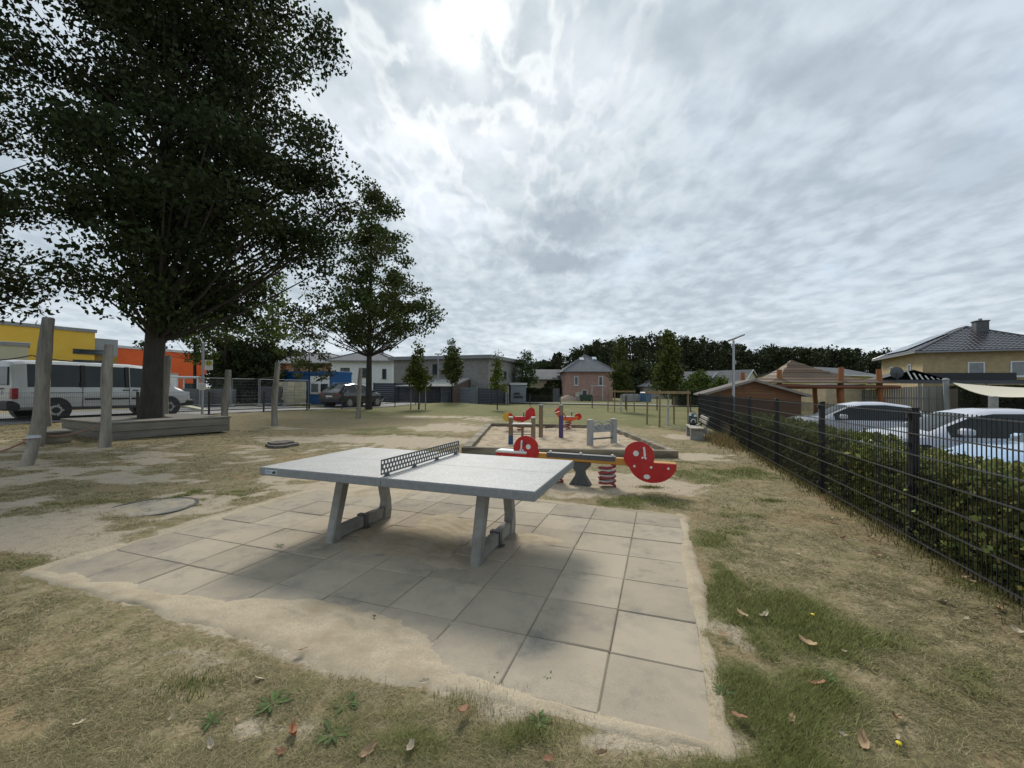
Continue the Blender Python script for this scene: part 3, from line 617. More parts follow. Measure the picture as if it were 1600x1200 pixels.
# ---- spring animals and the see-saw
def coil(mb, c, r, z0, z1, turns, w=.017, n=7):
    k = int(turns*12); mb.tube([(c[0]+r*math.cos(2*math.pi*turns*i/k), c[1]+r*math.sin(2*math.pi*turns*i/k), z0+(z1-z0)*i/k) for i in range(k+1)], w, n)
b5 = G(888, 671, .05); b4 = G(813, 672, .05)
def rider(b, label, shape):
    t = thing('spring_rider', label, 'spring rider', (b.x, b.y, 0), .05, 'spring riders at the back of the sandbox')
    mb = MB(); coil(mb, (0, 0), .105, .03, .40, 4.5, .019); part('spring', mb, M_springr, t)
    mb = MB(); mb.box((-.13, -.13, .39), (.13, .13, .41)); part('mount_plate', mb, M_galv, t)
    mb = MB(); mb.box((-.2, -.11, .5), (.2, .11, .53), .008); part('seat', mb, M_red if shape else M_plate_lt, t)
    for s in (-1, 1):
        mb = MB(); y0, y1 = sorted((s*.115, s*.14))
        mb.prism([(-.3, .42), (-.12, .37), (.12, .37), (.32, .44), (.38, .52), (.18, .5), (-.12, .5), (-.26, .56), (-.34, .66), (-.44, .64), (-.36, .5)], y0, y1)
        part('side_panel', mb, M_red if shape else M_orange_p, t)
    if shape:
        mb = MB(); mb.disc((-.46, .52), .17, -.02, .02, 20); part('tail_disc', mb, M_yellow_p, t)
        mb = MB(); mb.prism([(.16, .52), (.2, .74), (.38, .88), (.50, .80), (.54, .56), (.36, .48)], -.03, .03); part('head_panel', mb, M_red, t)
    else:
        mb = MB(); mb.prism([(-.42, .56), (-.30, .52), (-.24, .80), (-.36, .86), (-.52, .72)], -.03, .03); part('back_panel', mb, M_red, t)
        mb = MB(); mb.disc((.36, .52), .125, -.025, .025, 20); part('head_disc', mb, M_red, t)
        mb = MB(); mb.disc((.29, .49), .05, -.04, -.02, 14); part('nose_spot', mb, M_yellow_p, t)
    mb = MB(); mb.tube([(.12, -.2, .68), (.12, .2, .68)], .015, 8); mb.tube([(.12, 0, .5), (.12, 0, .68)], .02, 8); part('handlebar', mb, M_steel_dk, t)
rider(b4, 'red spring rider with a pointed head and a yellow tail disc in the sandbox', True)
rider(b5, 'orange spring rider with a round red head on a coil spring behind the purple post', False)
sa = D(780, 706, 7.35); sb_ = D(1056, 721, 6.3); sa.z = sb_.z = 0; cs = (sa+sb_)/2; dd = (sb_-sa); LS = dd.length
ss = thing('see_saw', 'spring see-saw with a yellow beam and big red disc panels behind the tennis table', 'see-saw', (cs.x, cs.y, 0), math.atan2(dd.y, dd.x))
HB = .415
mb = MB(); mb.box((-LS/2+.35, -.055, HB-.055), (LS/2-.35, .055, HB+.05), .01); beam = part('beam', mb, M_yellow_w, ss)
mb = MB(); mb.box((-.55, -.062, HB+.048), (.55, .062, HB+.066), .004); mb.box((-.55, -.064, HB-.005), (.55, -.052, HB+.05)); mb.box((-.55, .052, HB-.005), (.55, .064, HB+.05)); part('cover_rail', mb, M_steel_dk, beam)
for x in (-.5, 0, .5): mb = MB(); mb.ball((x, 0, HB+.075), .024, 10, 6); part('bolt_cap', mb, M_whitep, beam)
hg = [(-.16, HB-.058), (.16, HB-.058), (.15, HB-.12), (.065, .21), (.075, .15), (.17, .0), (-.17, 0), (-.075, .15), (-.065, .21), (-.15, HB-.12)]
mb = MB(); mb.prism(hg, -.075, .075); part('rubber_support', mb, M_rubber, ss)
for x in (-.42, .42):
    mb = MB(); coil(mb, (x, 0), .12, .02, HB-.07, 4.2, .022, 8); part('spring', mb, M_springr, ss)
    for z in (.1, .19, .275):
        mb = MB(); mb.tube([(x, 0, z-.01), (x, 0, z+.01)], .13, 18); part('spring_disc', mb, M_plate_lt, ss)
for s in (-1, 1):
    xc = s*(LS/2-.52); xb = s*(LS/2-.34); rr = .225
    pts = []
    def X(v): return v*s
    # disc head with a little notch for a mouth
    disc = []
    for i in range(40):
        t = 2*math.pi*i/40; r = rr*(1-.10*math.exp(-((((t-2.95)+math.pi) % (2*math.pi)-math.pi)/.14)**2)); disc.append((xc+X(r*math.cos(t)), HB+.10+r*math.sin(t)))
    bowl = [(xb+X(.33*math.cos(t)*(1.08 if math.cos(t) > 0 else 1.)), HB+.02+(.33*.9)*math.sin(t)) for t in np.linspace(math.pi, 2*math.pi, 22)]
    if s < 0: disc = disc[::-1]; bowl = bowl[::-1]
    for sy in (-1,):
        y0, y1 = sorted((sy*.062, sy*.082)); mb = MB(); mb.prism(disc, y0, y1); dsc = part('head_disc', mb, M_red, ss)
        y2, y3 = sorted((sy*.083, sy*.104)); mb = MB(); mb.prism(bowl, y2, y3); bw = part('bowl_panel', mb, M_red, ss)
        ye = sorted((sy*.083, sy*.088))
        mb = MB(); mb.disc((xc-X(.04), HB+.145), .042, *ye, 20); part('eye', mb, M_whitep, dsc)
        mb = MB(); ex = xc+X(.075); mb.prism([(ex-.014, HB+.245), (ex+.014, HB+.25), (ex+X(.012)+.017, HB+.12), (ex+X(.012)+.005, HB+.085), (ex+X(.012)-.012, HB+.085)], *ye)
        mb.disc((ex+X(.025), HB+.08), .016, *ye, 10); mb.disc((ex-X(.02), HB+.085), .016, *ye, 10); part('brow_mark', mb, M_whitep, dsc)
        yb_ = sorted((sy*.104, sy*.116))
        for q in (-.24, 0., .24): mb = MB(); mb.disc((xb+q, HB-.045), .018, *yb_, 12); part('bolt_cap', mb, M_whitep, bw)
        mb = MB(); mb.disc((xb-X(.06), HB-.19), .034, *yb_, 14, sx=1.4); part('white_spot', mb, M_whitep, bw)
    mb = MB(); mb.box((xb-.24, -.06, HB+.012), (xb+.34 if s > 0 else xb+.24, .08, HB+.024)) if s > 0 else mb.box((xb-.36, -.12, HB+.02), (xb+.20, .12, HB+.065), .018)
    part('seat', mb, M_yellow_w if s > 0 else M_whitep, ss)
    mb = MB(); mb.tube([(xc+X(.02), -.2, HB+.2), (xc+X(.02), .2, HB+.2)], .013, 8); part('handle', mb, M_steel_dk, ss)

# ------------------------------------------------------------------ tree platform, climbing posts, ropes
C0 = Vector((-10.1, 10.6, 0)); pu = Vector((.46, .888, 0)); pv = Vector((-.888, .46, 0)); PL, PW, PZ = 2.95, 2.7, .585
plat = thing('tree_platform', 'low square platform of weathered timber built around the big tree trunk', 'platform', (C0.x, C0.y, Z1(C0.x, C0.y)-.02), math.atan2(pu.y, pu.x))
zb = Z1(-10.1, 10.6)-.02; ph = .47
for k, (z0, z1) in enumerate(((.02, .215), (.222, ph-.045))):
    for nm, a, b in (('beam', (0, 0, z0), (PL, .07, z1)), ('beam', (0, .074, z0), (.07, PW, z1)), ('beam', (PL-.07, .074, z0), (PL, PW, z1)), ('beam', (.074, PW-.07, z0), (PL-.074, PW, z1))):
        mb = MB(); mb.box(a, b, .008); part(nm, mb, M_plank, plat)
nb = 19; bw = PW/nb
tcx, tcy = 1.45, 1.3
for i in range(nb):
    y0, y1 = i*bw+.004, (i+1)*bw-.004
    segs = [(-.03, PL+.03)] if abs((y0+y1)/2-tcy) > .42 else [(-.03, tcx-.42), (tcx+.42, PL+.03)]
    for x0, x1 in segs: mb = MB(); mb.box((x0, y0-.02*(i == 0), ph-.04), (x1, y1, ph+rd.uniform(-.003, .004)), .004); part('deck_board', mb, M_plank, plat)
TR = C0+pu*tcx+pv*tcy
def rpost(px, py, h, r, label, lean=(0, 0), z=None, seed=0, cut=.0, bend=.0):
    rd.seed(seed); p = GT(px, py) if z is None else D(px, py, z); mb = MB(); pts = []; rs = []; n = 9; ph_ = rd.uniform(0, 6)
    for i in range(n+1):
        t = i/n; w = bend*math.sin(3.1*t)+.03*math.sin(5*t+ph_)*r/.13
        pts.append((lean[0]*t+w, lean[1]*t+.02*math.sin(4*t+ph_), -.12+(h+.12)*t)); rs.append(r*(1.08-.2*t)*(1+.09*math.sin(9*t+ph_)+rd.uniform(-.04, .04)))
    pts.append((pts[-1][0], pts[-1][1], h+.025)); rs.append(rs[-1]*.82); mb.tube(pts, rs, 12, jit=.05)
    return p, solo('wooden_post', mb, M_wood_grey, label, 'wooden post', (p.x, p.y, p.z), 0, 'upright robinia posts of the rope course', 50), pts
pA = rpost(50, 698, 2.83, .125, 'tallest leaning grey log post standing in front of the white van, ropes tied to it', (.26, .05), seed=3, bend=.07)
pS = rpost(44, 727, .50, .085, 'short stump post with a metal cap in front of the tall leaning log', (.09, 0), seed=5)
pB = rpost(71, 664, 1.42, .10, 'dark log post behind the tall leaning one, beside the rear wheel of the van', (.02, .02), z=13.2, seed=8)
pC = rpost(160, 699, 2.32, .102, 'grey log post at the near corner of the tree platform, roped at its top', (.1, .02), seed=4, bend=.03)
pD = rpost(257, 650, 2.05, .12, 'log post right beside the big trunk at the back of the platform', (.03, .05), z=14.6, seed=9)
pE = rpost(352, 656, 1.62, .105, 'log post at the far right corner of the tree platform', (.04, 0), z=14.0, seed=10)
pF = rpost(429, 665, 2.32, .108, 'log post standing alone in the lawn in front of the cream pallets', (.05, 0), seed=12)
pG = rpost(558, 654, 2.40, .105, 'slightly leaning log post on the lawn in front of the dark car', (.14, 0), seed=13, bend=.03)
rd.seed(20)
def top(p, z): q = p[0]; t = z/2.5; return Vector((q.x+t*.1, q.y, q.z+z))
def rope(a, b, sag, m, label, r=.016):
    a = Vector(a); b = Vector(b); base = (a+b)/2; base.z = min(a.z, b.z)-sag; mb = MB()
    mb.tube([a+(b-a)*t-Vector((0, 0, sag*4*t*(1-t)))-base for t in np.linspace(0, 1, 15)], r, 6)
    return solo('rope', mb, m, label, 'rope', base, 0, 'ropes between the posts')
def cap(p, z, parent): 
    mb = MB(); mb.ball((0, 0, 0), .045, 8, 5, (1.2, 1.2, .8)); mb.v = [(v[0]+p[0], v[1]+p[1], v[2]+z) for v in mb.v]; part('rope_fitting', mb, M_galv, parent)
aT = D(52, 556, 9.75); cT = D(164, 566, 10.05); rope(aT, cT, .05, M_rope_dk, 'dark taut rope from the tall leaning log to the platform corner post', .014)
rope(D(-60, 562, 9.0), D(51, 555, 9.72), .06, M_rope_dk, 'dark rope entering from the picture edge to the tall leaning log', .014)
rope(D(62, 681, 9.85), D(154, 665, 9.98), .09, M_rope, 'brownish slack rope hanging low between the leaning log and the platform corner post', .02)
rope(D(-40, 713, 7.5), D(38, 690, 7.72), .05, M_rope, 'brownish rope tied to the short capped stump post', .02)
rope(D(36, 687, 7.72), D(48, 683, 9.6), .02, M_rope, 'short brownish rope running back from the stump cap to the tall leaning log', .02)
rope(D(357, 592, 14.0), D(427, 589, 15.5), .05, M_rope_dk, 'thin rope from the platform corner to the lone log post', .014)
mb = MB(); mb.tube([(0, 0, .49), (0, 0, .535)], [.10, .085], 12); 
sp = pS[1]; part('metal_cap', mb, M_galv, sp); sp.children[0].location = (.09, 0, 0)
st = thing('wooden_step', 'dark timber step box with a pale board on top beside the platform', 'step', tuple(GT(82, 690)), math.atan2(pu.y, pu.x)-.1)
mb = MB(); mb.box((-.25, -.35, -.05), (.25, .35, .22), .01); part('step_box', mb, M_beam, st)
mb = MB(); mb.box((-.28, -.38, .222), (.28, .38, .27), .01); part('tread', mb, M_plank, st)
q = GT(441, 697); mb = MB(); pts = [(.36*math.cos(t)*rd.uniform(.8, 1.1), .5*math.sin(t)*rd.uniform(.75, 1.1)) for t in np.linspace(0, 2*math.pi, 15)[:-1]]
mb.prism(pts, -.1, .06, 'z'); mb.M = Matrix.Translation((-.05, .1, 0)); mb.prism([(p[0]*.8, p[1]*.7) for p in pts], .06, .10, 'z')
solo('tree_stump', mb, mat('rotten_wood', (.07, .062, .052), (.13, .115, .095), 9, .9, .01, 30), 'flat dark remains of a tree stump in the sandy grass behind the table', 'stump', (q.x, q.y, q.z), .3)
q = GT(238, 792); mh = thing('manhole_cover', 'round flat concrete cover set in the grass left of the paved slab', 'manhole cover', (q.x, q.y, q.z-.01), 0)
mb = MB(); mb.disc((0, 0), .42, -.08, .010, 40, 'z'); part('cover', mb, mat('sandy_concrete', (.29, .255, .20), (.37, .32, .245), 12, .9, .003, 80, c3=(.21, .195, .165), s3=4), mh, smooth=40)
mb = MB(); n = 40
o_ = [(.475*math.cos(2*math.pi*i/n), .475*math.sin(2*math.pi*i/n)) for i in range(n)]; i_ = [(.435*math.cos(2*math.pi*i/n), .435*math.sin(2*math.pi*i/n)) for i in range(n)]
mb.add([(*p, .014) for p in o_]+[(*p, .014) for p in i_]+[(*p, -.08) for p in o_]+[(*p, -.08) for p in i_], [(i, (i+1) % n, n+(i+1) % n, n+i) for i in range(n)]+[(2*n+i, 2*n+(i+1) % n, (i+1) % n, i) for i in range(n)]+[(n+i, n+(i+1) % n, 3*n+(i+1) % n, 3*n+i) for i in range(n)]); part('ring', mb, M_steel_dk, mh)

# ------------------------------------------------------------------ right-hand rod mesh fence
fe = thing('mesh_fence', 'dark grey double rod mesh fence with square posts along the car park hedge', 'fence', (FP0[0], FP0[1], 0), math.atan2(FD[1], FD[0]))
STEP = 2.26; FH = 1.33
for i in range(-3, 9):
    x = i*STEP if i < 8 else 7*STEP+.9
    z = 0.
    mb = MB(); mb.box((x-.033, -.07, -.1), (x+.033, -.008, FH+.02), .005); p_ = part('post', mb, M_rod, fe)
    mb = MB(); mb.box((x-.035, -.072, FH+.02), (x+.035, -.006, FH+.035), .004)
    for zc in (.15, .57, 1.0, 1.28): mb.box((x-.02, .0, zc-.02), (x+.02, .022, zc+.02))
    part('clip', mb, M_blackpl, p_)
    if i < 8:
        x1 = (i+1)*STEP if i < 7 else 7*STEP+.9
        for k in range(7):
            zr = FH-.015-k*.205; mb = MB(); mb.box((x, -.006, zr-.005), (x1, .000, zr+.005)); mb.box((x, .0072, zr-.005), (x1, .0132, zr+.005)); part('rail', mb, mat('rail_highlight_grey', (.05, .053, .058), (.07, .074, .08), 20, .35, spec=.6), fe)  # top-light highlight put into the rail colour, paler than the rods
        mb = MB(); n = int((x1-x)/.0502); w = .0033
        for j in range(n+1):
            xx = x+(x1-x)*(j+.5)/(n+1); mb.box((xx-w, .0004, .03), (xx+w, .0068, FH+.012))
        r_ = part('rod_grid', mb, M_rod, fe); r_['kind'] = 'stuff'
# roadside fence and back fence: lower, same kind
def lowfence(name, label, pts, hts, h):
    o = thing(name, label, 'fence', (pts[0][0], pts[0][1], 0), 0)
    for i, p in enumerate(pts):
        z = Z1(*p); mb = MB(); mb.box((p[0]-.03, p[1]-.03, z-.1), (p[0]+.03, p[1]+.03, z+h+.04), .004); part('post', mb, M_dark, o, True)
    for i in range(len(pts)-1):
        a = Vector((*pts[i], Z1(*pts[i])+.04)); b = Vector((*pts[i+1], Z1(*pts[i+1])+.04)); d = b-a; ln = d.length; mb = MB()
        for k in range(int(h/.2)+1):
            z = Vector((0, 0, min(h-.05, .02+k*.2))); mb.tube([a+z, b+z], .0035, 4, False)
        n = int(ln/.0505)
        for j in range(1, n): c = a+d*(j/n); mb.tube([c, c+Vector((0, 0, h-.02))], .0026, 3, False)
        r_ = part('mesh_panel', mb, M_dark, o, True)
lowfence('roadside_fence', 'low dark rod mesh fence between the lawn and the road with the parked van', [tuple(rat(t)) for t in np.arange(-13.4, 24, 2.75)], None, 1.03)
e1 = rat(24); bpts = [(-4.2, 42.6), (-2.0, 40.6), (-.35, 39.0), (1.1, 37.2), (2.9, 35.4), (4.05, 33.7), (6.4, 33.2), (8.6, 32.2), (10.6, 31.0), (12.3, 30.1), (14, 29.4)]
bpts = [(-4.0, 42.8), (-2., 40.8), (-.4, 39.0), (1.6, 37.4), (4.05, 35.6), (6.45, 34.2), (8.7, 32.6), (10.6, 31.1), (12.5, 29.8), (14.3, 28.6)]
lowfence('back_fence', 'low dark rod mesh fence along the far end of the lawn before the brick house', bpts, None, 1.0)

# ------------------------------------------------------------------ foliage
def leaf_cards(cent, sig, n_per, size, rs, flat=.6, up=.25, aspect=.62):
    """rhombic folded leaves scattered in gaussian clumps round cent (k,3); sig scalar or (k,)"""
    k = len(cent); c = np.repeat(cent, n_per, 0); s = np.repeat(np.broadcast_to(sig, (k,)), n_per)
    off = rs.normal(0, 1, (len(c), 3)); off /= np.maximum(np.linalg.norm(off, axis=1, keepdims=True), 1e-6)
    off *= rs.random((len(c), 1))**.45*1.5; off[:, 2] *= flat; p = c+off*s[:, None]
    ax = rs.normal(0, 1, (len(c), 3)); ax[:, 2] -= up; ax /= np.linalg.norm(ax, axis=1, keepdims=True)
    t = rs.normal(0, 1, (len(c), 3)); t[:, 2] *= .6; w = np.cross(ax, t); w /= np.linalg.norm(w, axis=1, keepdims=True)
    nn = np.cross(ax, w); L_ = size*(.65+.7*rs.random((len(c), 1))); hw = L_*aspect*.5
    v0 = p-ax*L_*.5; v2 = p+ax*L_*.5; v1 = p+w*hw+nn*hw*.35+ax*L_*.05; v3 = p-w*hw+nn*hw*.35+ax*L_*.05
    v = np.stack([v0, v1, v2, v3], 1).reshape(-1, 3); f = np.arange(len(v)).reshape(-1, 4); return v, f
def leafcol(n_cl, n_per, base, rs, var=.3, yellow=.2):
    b = np.array(base); q = rs.random((n_cl, 1)); cl = b*(1+var*(rs.random((n_cl, 1))*2-1)); cl[:, 0] *= (1+yellow*(q[:, 0]-.3)); c = np.repeat(cl, n_per, 0)
    c = c*(1+.35*(rs.random((len(c), 1))*2-1)); return np.repeat(c, 4, 0)
def profile_r(prof, t): return np.interp(t, [p[0] for p in prof], [p[1] for p in prof])
def tree(name, label, base, h, prof, tr, ncl, nper, lsize, clr, col, seed, group=None, trunk_bend=.15, crown0=.2, bark=None, flat=.6, crown_off=(0, 0), limbs=True, up=.25, minr=.0, cat='tree', tk=1., shift=None):
    rs = np.random.default_rng(seed); rr = random.Random(seed); base = Vector(base)
    root = thing(name, label, cat, base, 0, group)
    def tp(t): return Vector((trunk_bend*math.sin(t*2.3+seed)*t+crown_off[0]*t, trunk_bend*math.cos(t*1.9+seed*1.7)*t+crown_off[1]*t, t*h))
    top_t = .93; n = 12
    mb = MB(); pts = [Vector((0, 0, -.15))]+[tp(i/n*top_t) for i in range(n+1)]; rs_ = [tr*1.35]+[tr*(1.18 if i == 0 else (1-.9*(i/n)**tk)) for i in range(n+1)]
    mb.tube(pts, rs_, 12 if tr > .1 else 7, jit=.05 if tr > .1 else .02); trunk = part('trunk', mb, bark or M_bark, root, smooth=60)
    cs = []; tries = 0
    while len(cs) < ncl and tries < ncl*40:
        tries += 1; t = crown0+(1-crown0)*rr.random(); R_ = float(profile_r(prof, t)); Rm = max(p[1] for p in prof)
        if rr.random() > (R_/Rm)**1.3+.05: continue
        a = rr.random()*2*math.pi; r = max(minr, rr.random())**.55*R_*(1+.18*math.sin(3*a+seed+t*7)); c = tp(min(t, .98))+Vector((math.cos(a)*r+(float(np.interp(t, *shift)) if shift else 0), math.sin(a)*r, 0)); c.z = t*h
        if any((c-o).length < clr*.62 for o in cs[-60:]): continue
        cs.append(c)
    mb = MB()
    if limbs:
        for c in cs:
            rad_ = math.hypot(c.x, c.y); zt_ = max(crown0*h*.8, c.z-rad_*rr.uniform(.45, .95)); s = tp(min(.9, zt_/h)); t = zt_/h
            w = max(.008, tr*.30*(1-t)*min(1, rad_/2.5+.25)); m = s.lerp(c, .5)+Vector((0, 0, -.06*rad_))
            mb.tube([s, s.lerp(m, .5), m, c], [w, w*.75, w*.5, w*.18], 5, False)
        part('branches', mb, bark or M_bark, root)
    ca = np.array([tuple(c) for c in cs]); sg = clr*(.7+.6*rs.random(len(cs)))
    v, f = leaf_cards(ca, sg, nper, lsize, rs, flat, up); cc = leafcol(len(cs), nper, col, rs)
    link('crown', npmesh('crown', v, f, M_leaf, {'Col': cc}), root); WM[root.children[-1]] = WM[root]; return root
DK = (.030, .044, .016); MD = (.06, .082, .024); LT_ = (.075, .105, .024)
tb = (TR.x, TR.y, Z1(TR.x, TR.y))
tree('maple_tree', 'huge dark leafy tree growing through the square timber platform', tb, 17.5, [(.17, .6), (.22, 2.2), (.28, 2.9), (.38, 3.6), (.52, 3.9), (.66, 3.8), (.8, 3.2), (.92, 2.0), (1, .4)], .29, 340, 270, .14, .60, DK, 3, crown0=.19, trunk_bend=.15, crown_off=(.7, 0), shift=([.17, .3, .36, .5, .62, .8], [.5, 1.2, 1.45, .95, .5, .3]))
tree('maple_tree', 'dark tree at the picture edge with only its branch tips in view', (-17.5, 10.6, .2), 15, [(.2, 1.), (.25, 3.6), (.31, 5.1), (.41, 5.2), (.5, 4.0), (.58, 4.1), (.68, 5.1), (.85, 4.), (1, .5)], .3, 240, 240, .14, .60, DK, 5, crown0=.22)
q = GT(576, 639.5)
tree('maple_tree', 'middle sized tree with a bare lower trunk standing beside the dark parked car', (q.x, q.y, q.z), 14.8, [(.28, .5), (.31, 3.0), (.37, 4.4), (.44, 4.2), (.55, 3.0), (.7, 2.6), (.86, 1.7), (1, .4)], .21, 140, 160, .19, .54, MD, 12, crown0=.29, trunk_bend=.12)
for (px, d, h, R_, sd, lb, col) in ((352, 34, 12, 3.4, 21, 'leafy tree across the road behind the bus stop sign', (.085, .115, .03)), (425, 37, 11.5, 3.2, 22, 'leafy tree across the road behind the lone log post', (.10, .135, .034)), (305, 36, 10.5, 3.3, 23, 'leafy tree across the road partly hiding the orange hall', MD)):
    q = D(px, 600, d); tree('roadside_tree', lb, (q.x, q.y, Z1(q.x, q.y)), h, [(.2, .6), (.3, R_*.8), (.5, R_), (.75, R_*.75), (1, .4)], .16, 62, 62, .26, .6, col, sd, 'trees across the road', crown0=.26 if px > 310 else .42)
for (px, d, h, R_, sd, lb) in ((385, 33.5, 5.4, 1.9, 31, 'dark bushy shrub behind the site fence, nearest the orange hall'), (408, 35, 5.0, 1.8, 32, 'dark bushy shrub beside the blue site container'), (362, 35.5, 5.6, 2.0, 34, 'dark bushy shrub behind the site fence under the bus stop tree')):
    q = D(px, 600, d); tree('evergreen_shrub', lb, (q.x, q.y, .1), h, [(0, R_*.9), (.4, R_), (.8, R_*.6), (1, .2)], .08, 60, 80, .26, .5, (.034, .048, .018), sd, 'dark shrubs behind the site fence', crown0=.04, cat='shrub')
q = GT(483, 639); tree('young_tree', 'slender sparse young tree on the verge in front of the blue container', (q.x, q.y, q.z), 5.9, [(.3, .9), (.45, 1.2), (.62, 1.0), (.8, .8), (1, .3)], .045, 34, 36, .17, .3, (.06, .07, .025), 41, crown0=.3, trunk_bend=.05)
def young(px, py, ytop, prof, ncl, nper, ls, clr, col, sd, label, z=None, d=None, tr=.04, crown0=.3, bark=None):
    q = GT(px, py) if d is None else D(px, py, d)
    h = (q.y*(607.4+.0078*(px-800)-ytop)/F)+H-q.z
    return q, h, tree('young_tree', label, (q.x, q.y, q.z), h, prof, tr, ncl, nper, ls, clr, col, sd, 'young trees planted on the lawn', crown0=crown0, trunk_bend=.03, bark=bark, up=-.1, flat=1.)
M_whbark = mat('limewashed_bark', (.52, .50, .46), (.4, .385, .35), 8, .9, .003, 40)
POP = [(.30, .3), (.36, .62), (.5, .62), (.65, .42), (.8, .25), (.93, .12), (1, .03)]
OVL = [(.34, .5), (.43, 1.05), (.56, .72), (.72, .42), (.88, .22), (1, .05)]
def stakes(q, w, h, m, label, n=4):
    t = thing('tree_stakes', label, 'tree stakes', (q.x, q.y, q.z), .1, 'wooden tree support frames')
    cor = [(-w, -w), (w, -w), (w, w), (-w, w)][:n] if n == 4 else [(-w, -w*.5), (w, -w*.5), (0, w)]
    for c in cor: mb = MB(); mb.tube([(c[0], c[1], -.2), (c[0]*.97, c[1]*.97, h)], [.04, .038], 8); part('stake', mb, m, t)
    for i in range(len(cor)):
        a, b = cor[i], cor[(i+1) % len(cor)]; mb = MB(); d = Vector((b[0]-a[0], b[1]-a[1], 0)); nv = Vector((-d.y, d.x, 0)).normalized()*.045
        mb.M = Matrix.Translation((a[0]-nv.x, a[1]-nv.y, h-.16)) @ Matrix.Rotation(math.atan2(d.y, d.x), 4, 'Z'); mb.box((-.06, -.012, 0), (d.length+.06, .012, .11)); part('crossbar', mb, m, t)
    return t
q, h, _ = young(1043.6, 665.5, 506, [(.34, .25), (.40, .48), (.5, .52), (.65, .42), (.8, .26), (.92, .10), (1, .03)], 62, 62, .13, .2, (.07, .09, .022), 51, 'dense young tree with white trunk and support posts, nearest the bench', tr=.06, bark=M_whbark, crown0=.34)
q2 = Vector((q.x, q.y+.1, q.z)); stakes(q2, .62, 1.52, M_oak_post, 'frame of four wooden stakes round the white trunk nearest the bench')
q, h, _ = young(970, 643.6, 530, POP, 54, 50, .17, .27, (.06, .078, .02), 52, 'tall narrow young tree with white trunk in front of the brick house', bark=M_whbark, tr=.06)
stakes(q, .68, 1.5, M_oak_post, 'frame of stakes round the narrow tree before the brick house')
q, h, _ = young(654, 639.5, 538, OVL, 44, 48, .19, .29, (.075, .092, .02), 53, 'young tree with three stakes, left one of the pair before the grey house')
stakes(q, .5, 2.2, M_wood_grey, 'three thin grey stakes round the young tree before the grey brick house', 3)
q, h, _ = young(707, 629, 528, [(.40, .5), (.48, .85), (.6, .8), (.78, .55), (.92, .3), (1, .05)], 46, 46, .21, .32, (.055, .072, .018), 54, 'young tree behind the grass mound before the grey house', d=38)
q, h, _ = young(777, 640, 543, [(.3, .25), (.38, .55), (.48, .5), (.66, .22), (.85, .08), (1, .02)], 30, 34, .15, .22, (.09, .125, .022), 55, 'thin light green young tree at the corner of the grey house')
q, h, _ = young(822, 612, 548, [(.1, .4), (.25, 1.3), (.5, 1.2), (.75, .9), (1, .2)], 45, 50, .24, .4, (.05, .075, .03), 56, 'slender bluish green tree beyond the back fence near the garage', d=48, crown0=.12)
for (px, d, yt, R_, sd, lb) in ((1093, 58, 577, 1.6, 61, 'small bright green tree between the roofs behind the hedge'), (1126, 52, 590, 1.1, 62, 'low bright green bush in front of the cream gable house'), (1080, 60, 588, 1.4, 63, 'small rounded green tree beside the low grey roof')):
    q = D(px, 612, d); h = d*(610-yt)/F+H; tree('garden_tree', lb, (q.x, q.y, 0), h, [(.2, R_*.6), (.4, R_), (.7, R_*.7), (1, .1)], .06, 50, 60, .3, .5, (.075, .11, .025), sd, 'garden trees by the far roofs', crown0=.2)
# far wood on the rise: one mass of trees
rs = np.random.default_rng(77); cs = []; tk = MB()
def skyline(px):
    return np.interp(px, [330, 420, 470, 520, 600, 850, 880, 920, 985, 1010, 1060, 1110, 1160, 1200, 1260, 1320, 1380, 1480, 1640], [548, 540, 548, 556, 585, 566, 552, 540, 527, 525, 526, 532, 540, 541, 541, 543, 548, 552, 552])
wv, wf, wc = [], [], []
for k in range(330):
    px = rs.uniform(840, 1660); d = rs.uniform(105, 150)
    yt = skyline(px)+(9*rs.random()**2 if rs.random() < .75 else -3); top_ = d*(609-yt)/F+H; q = D(px, 609, d)
    nl = 10; hh = top_; r0 = rs.uniform(1.9, 3.3)
    con = rs.random() < .35
    for j in range(nl):
        t = (.25+.75*(j+rs.random())/nl); rr_ = r0*(1-t)**.6*1.1+.25 if con else r0*math.sqrt(max(.05, 1-((t-.62)/.42)**2))
        a = rs.random()*6.28; cs.append((q.x+math.cos(a)*rr_*.6, q.y+math.sin(a)*rr_*.6, hh*t-.4, max(.5, rr_*.7)))
    tk.tube([(q.x, q.y, -1), (q.x, q.y, hh*.8)], [.28, .08], 5, False)
for k in range(46):
    px = rs.uniform(330, 560); d = rs.uniform(80, 110); yt = skyline(px)+8*rs.random(); top_ = d*(605-yt)/F+H; q = D(px, 606, d); r0 = rs.uniform(1.6, 3.)
    for j in range(10):
        t = .2+.8*(j+rs.random())/10; rr_ = r0*math.sqrt(max(.05, 1-((t-.6)/.45)**2)); a = rs.random()*6.28; cs.append((q.x+math.cos(a)*rr_*.6, q.y+math.sin(a)*rr_*.6, top_*t-.4, max(.5, rr_*.7)))
    tk.tube([(q.x, q.y, -1), (q.x, q.y, top_*.8)], [.25, .08], 5, False)
cs = np.array(cs); v, f = leaf_cards(cs[:, :3], cs[:, 3], 40, .66, rs, .8, .1, .75); cc = leafcol(len(cs), 40, (.028, .038, .016), rs, .35)
o = link('forest', npmesh('forest', v, f, M_leaf, {'Col': cc})); o['kind'] = 'stuff'
o = link('forest_trunks', tk.mesh('forest_trunks', M_bark)); o['kind'] = 'stuff'
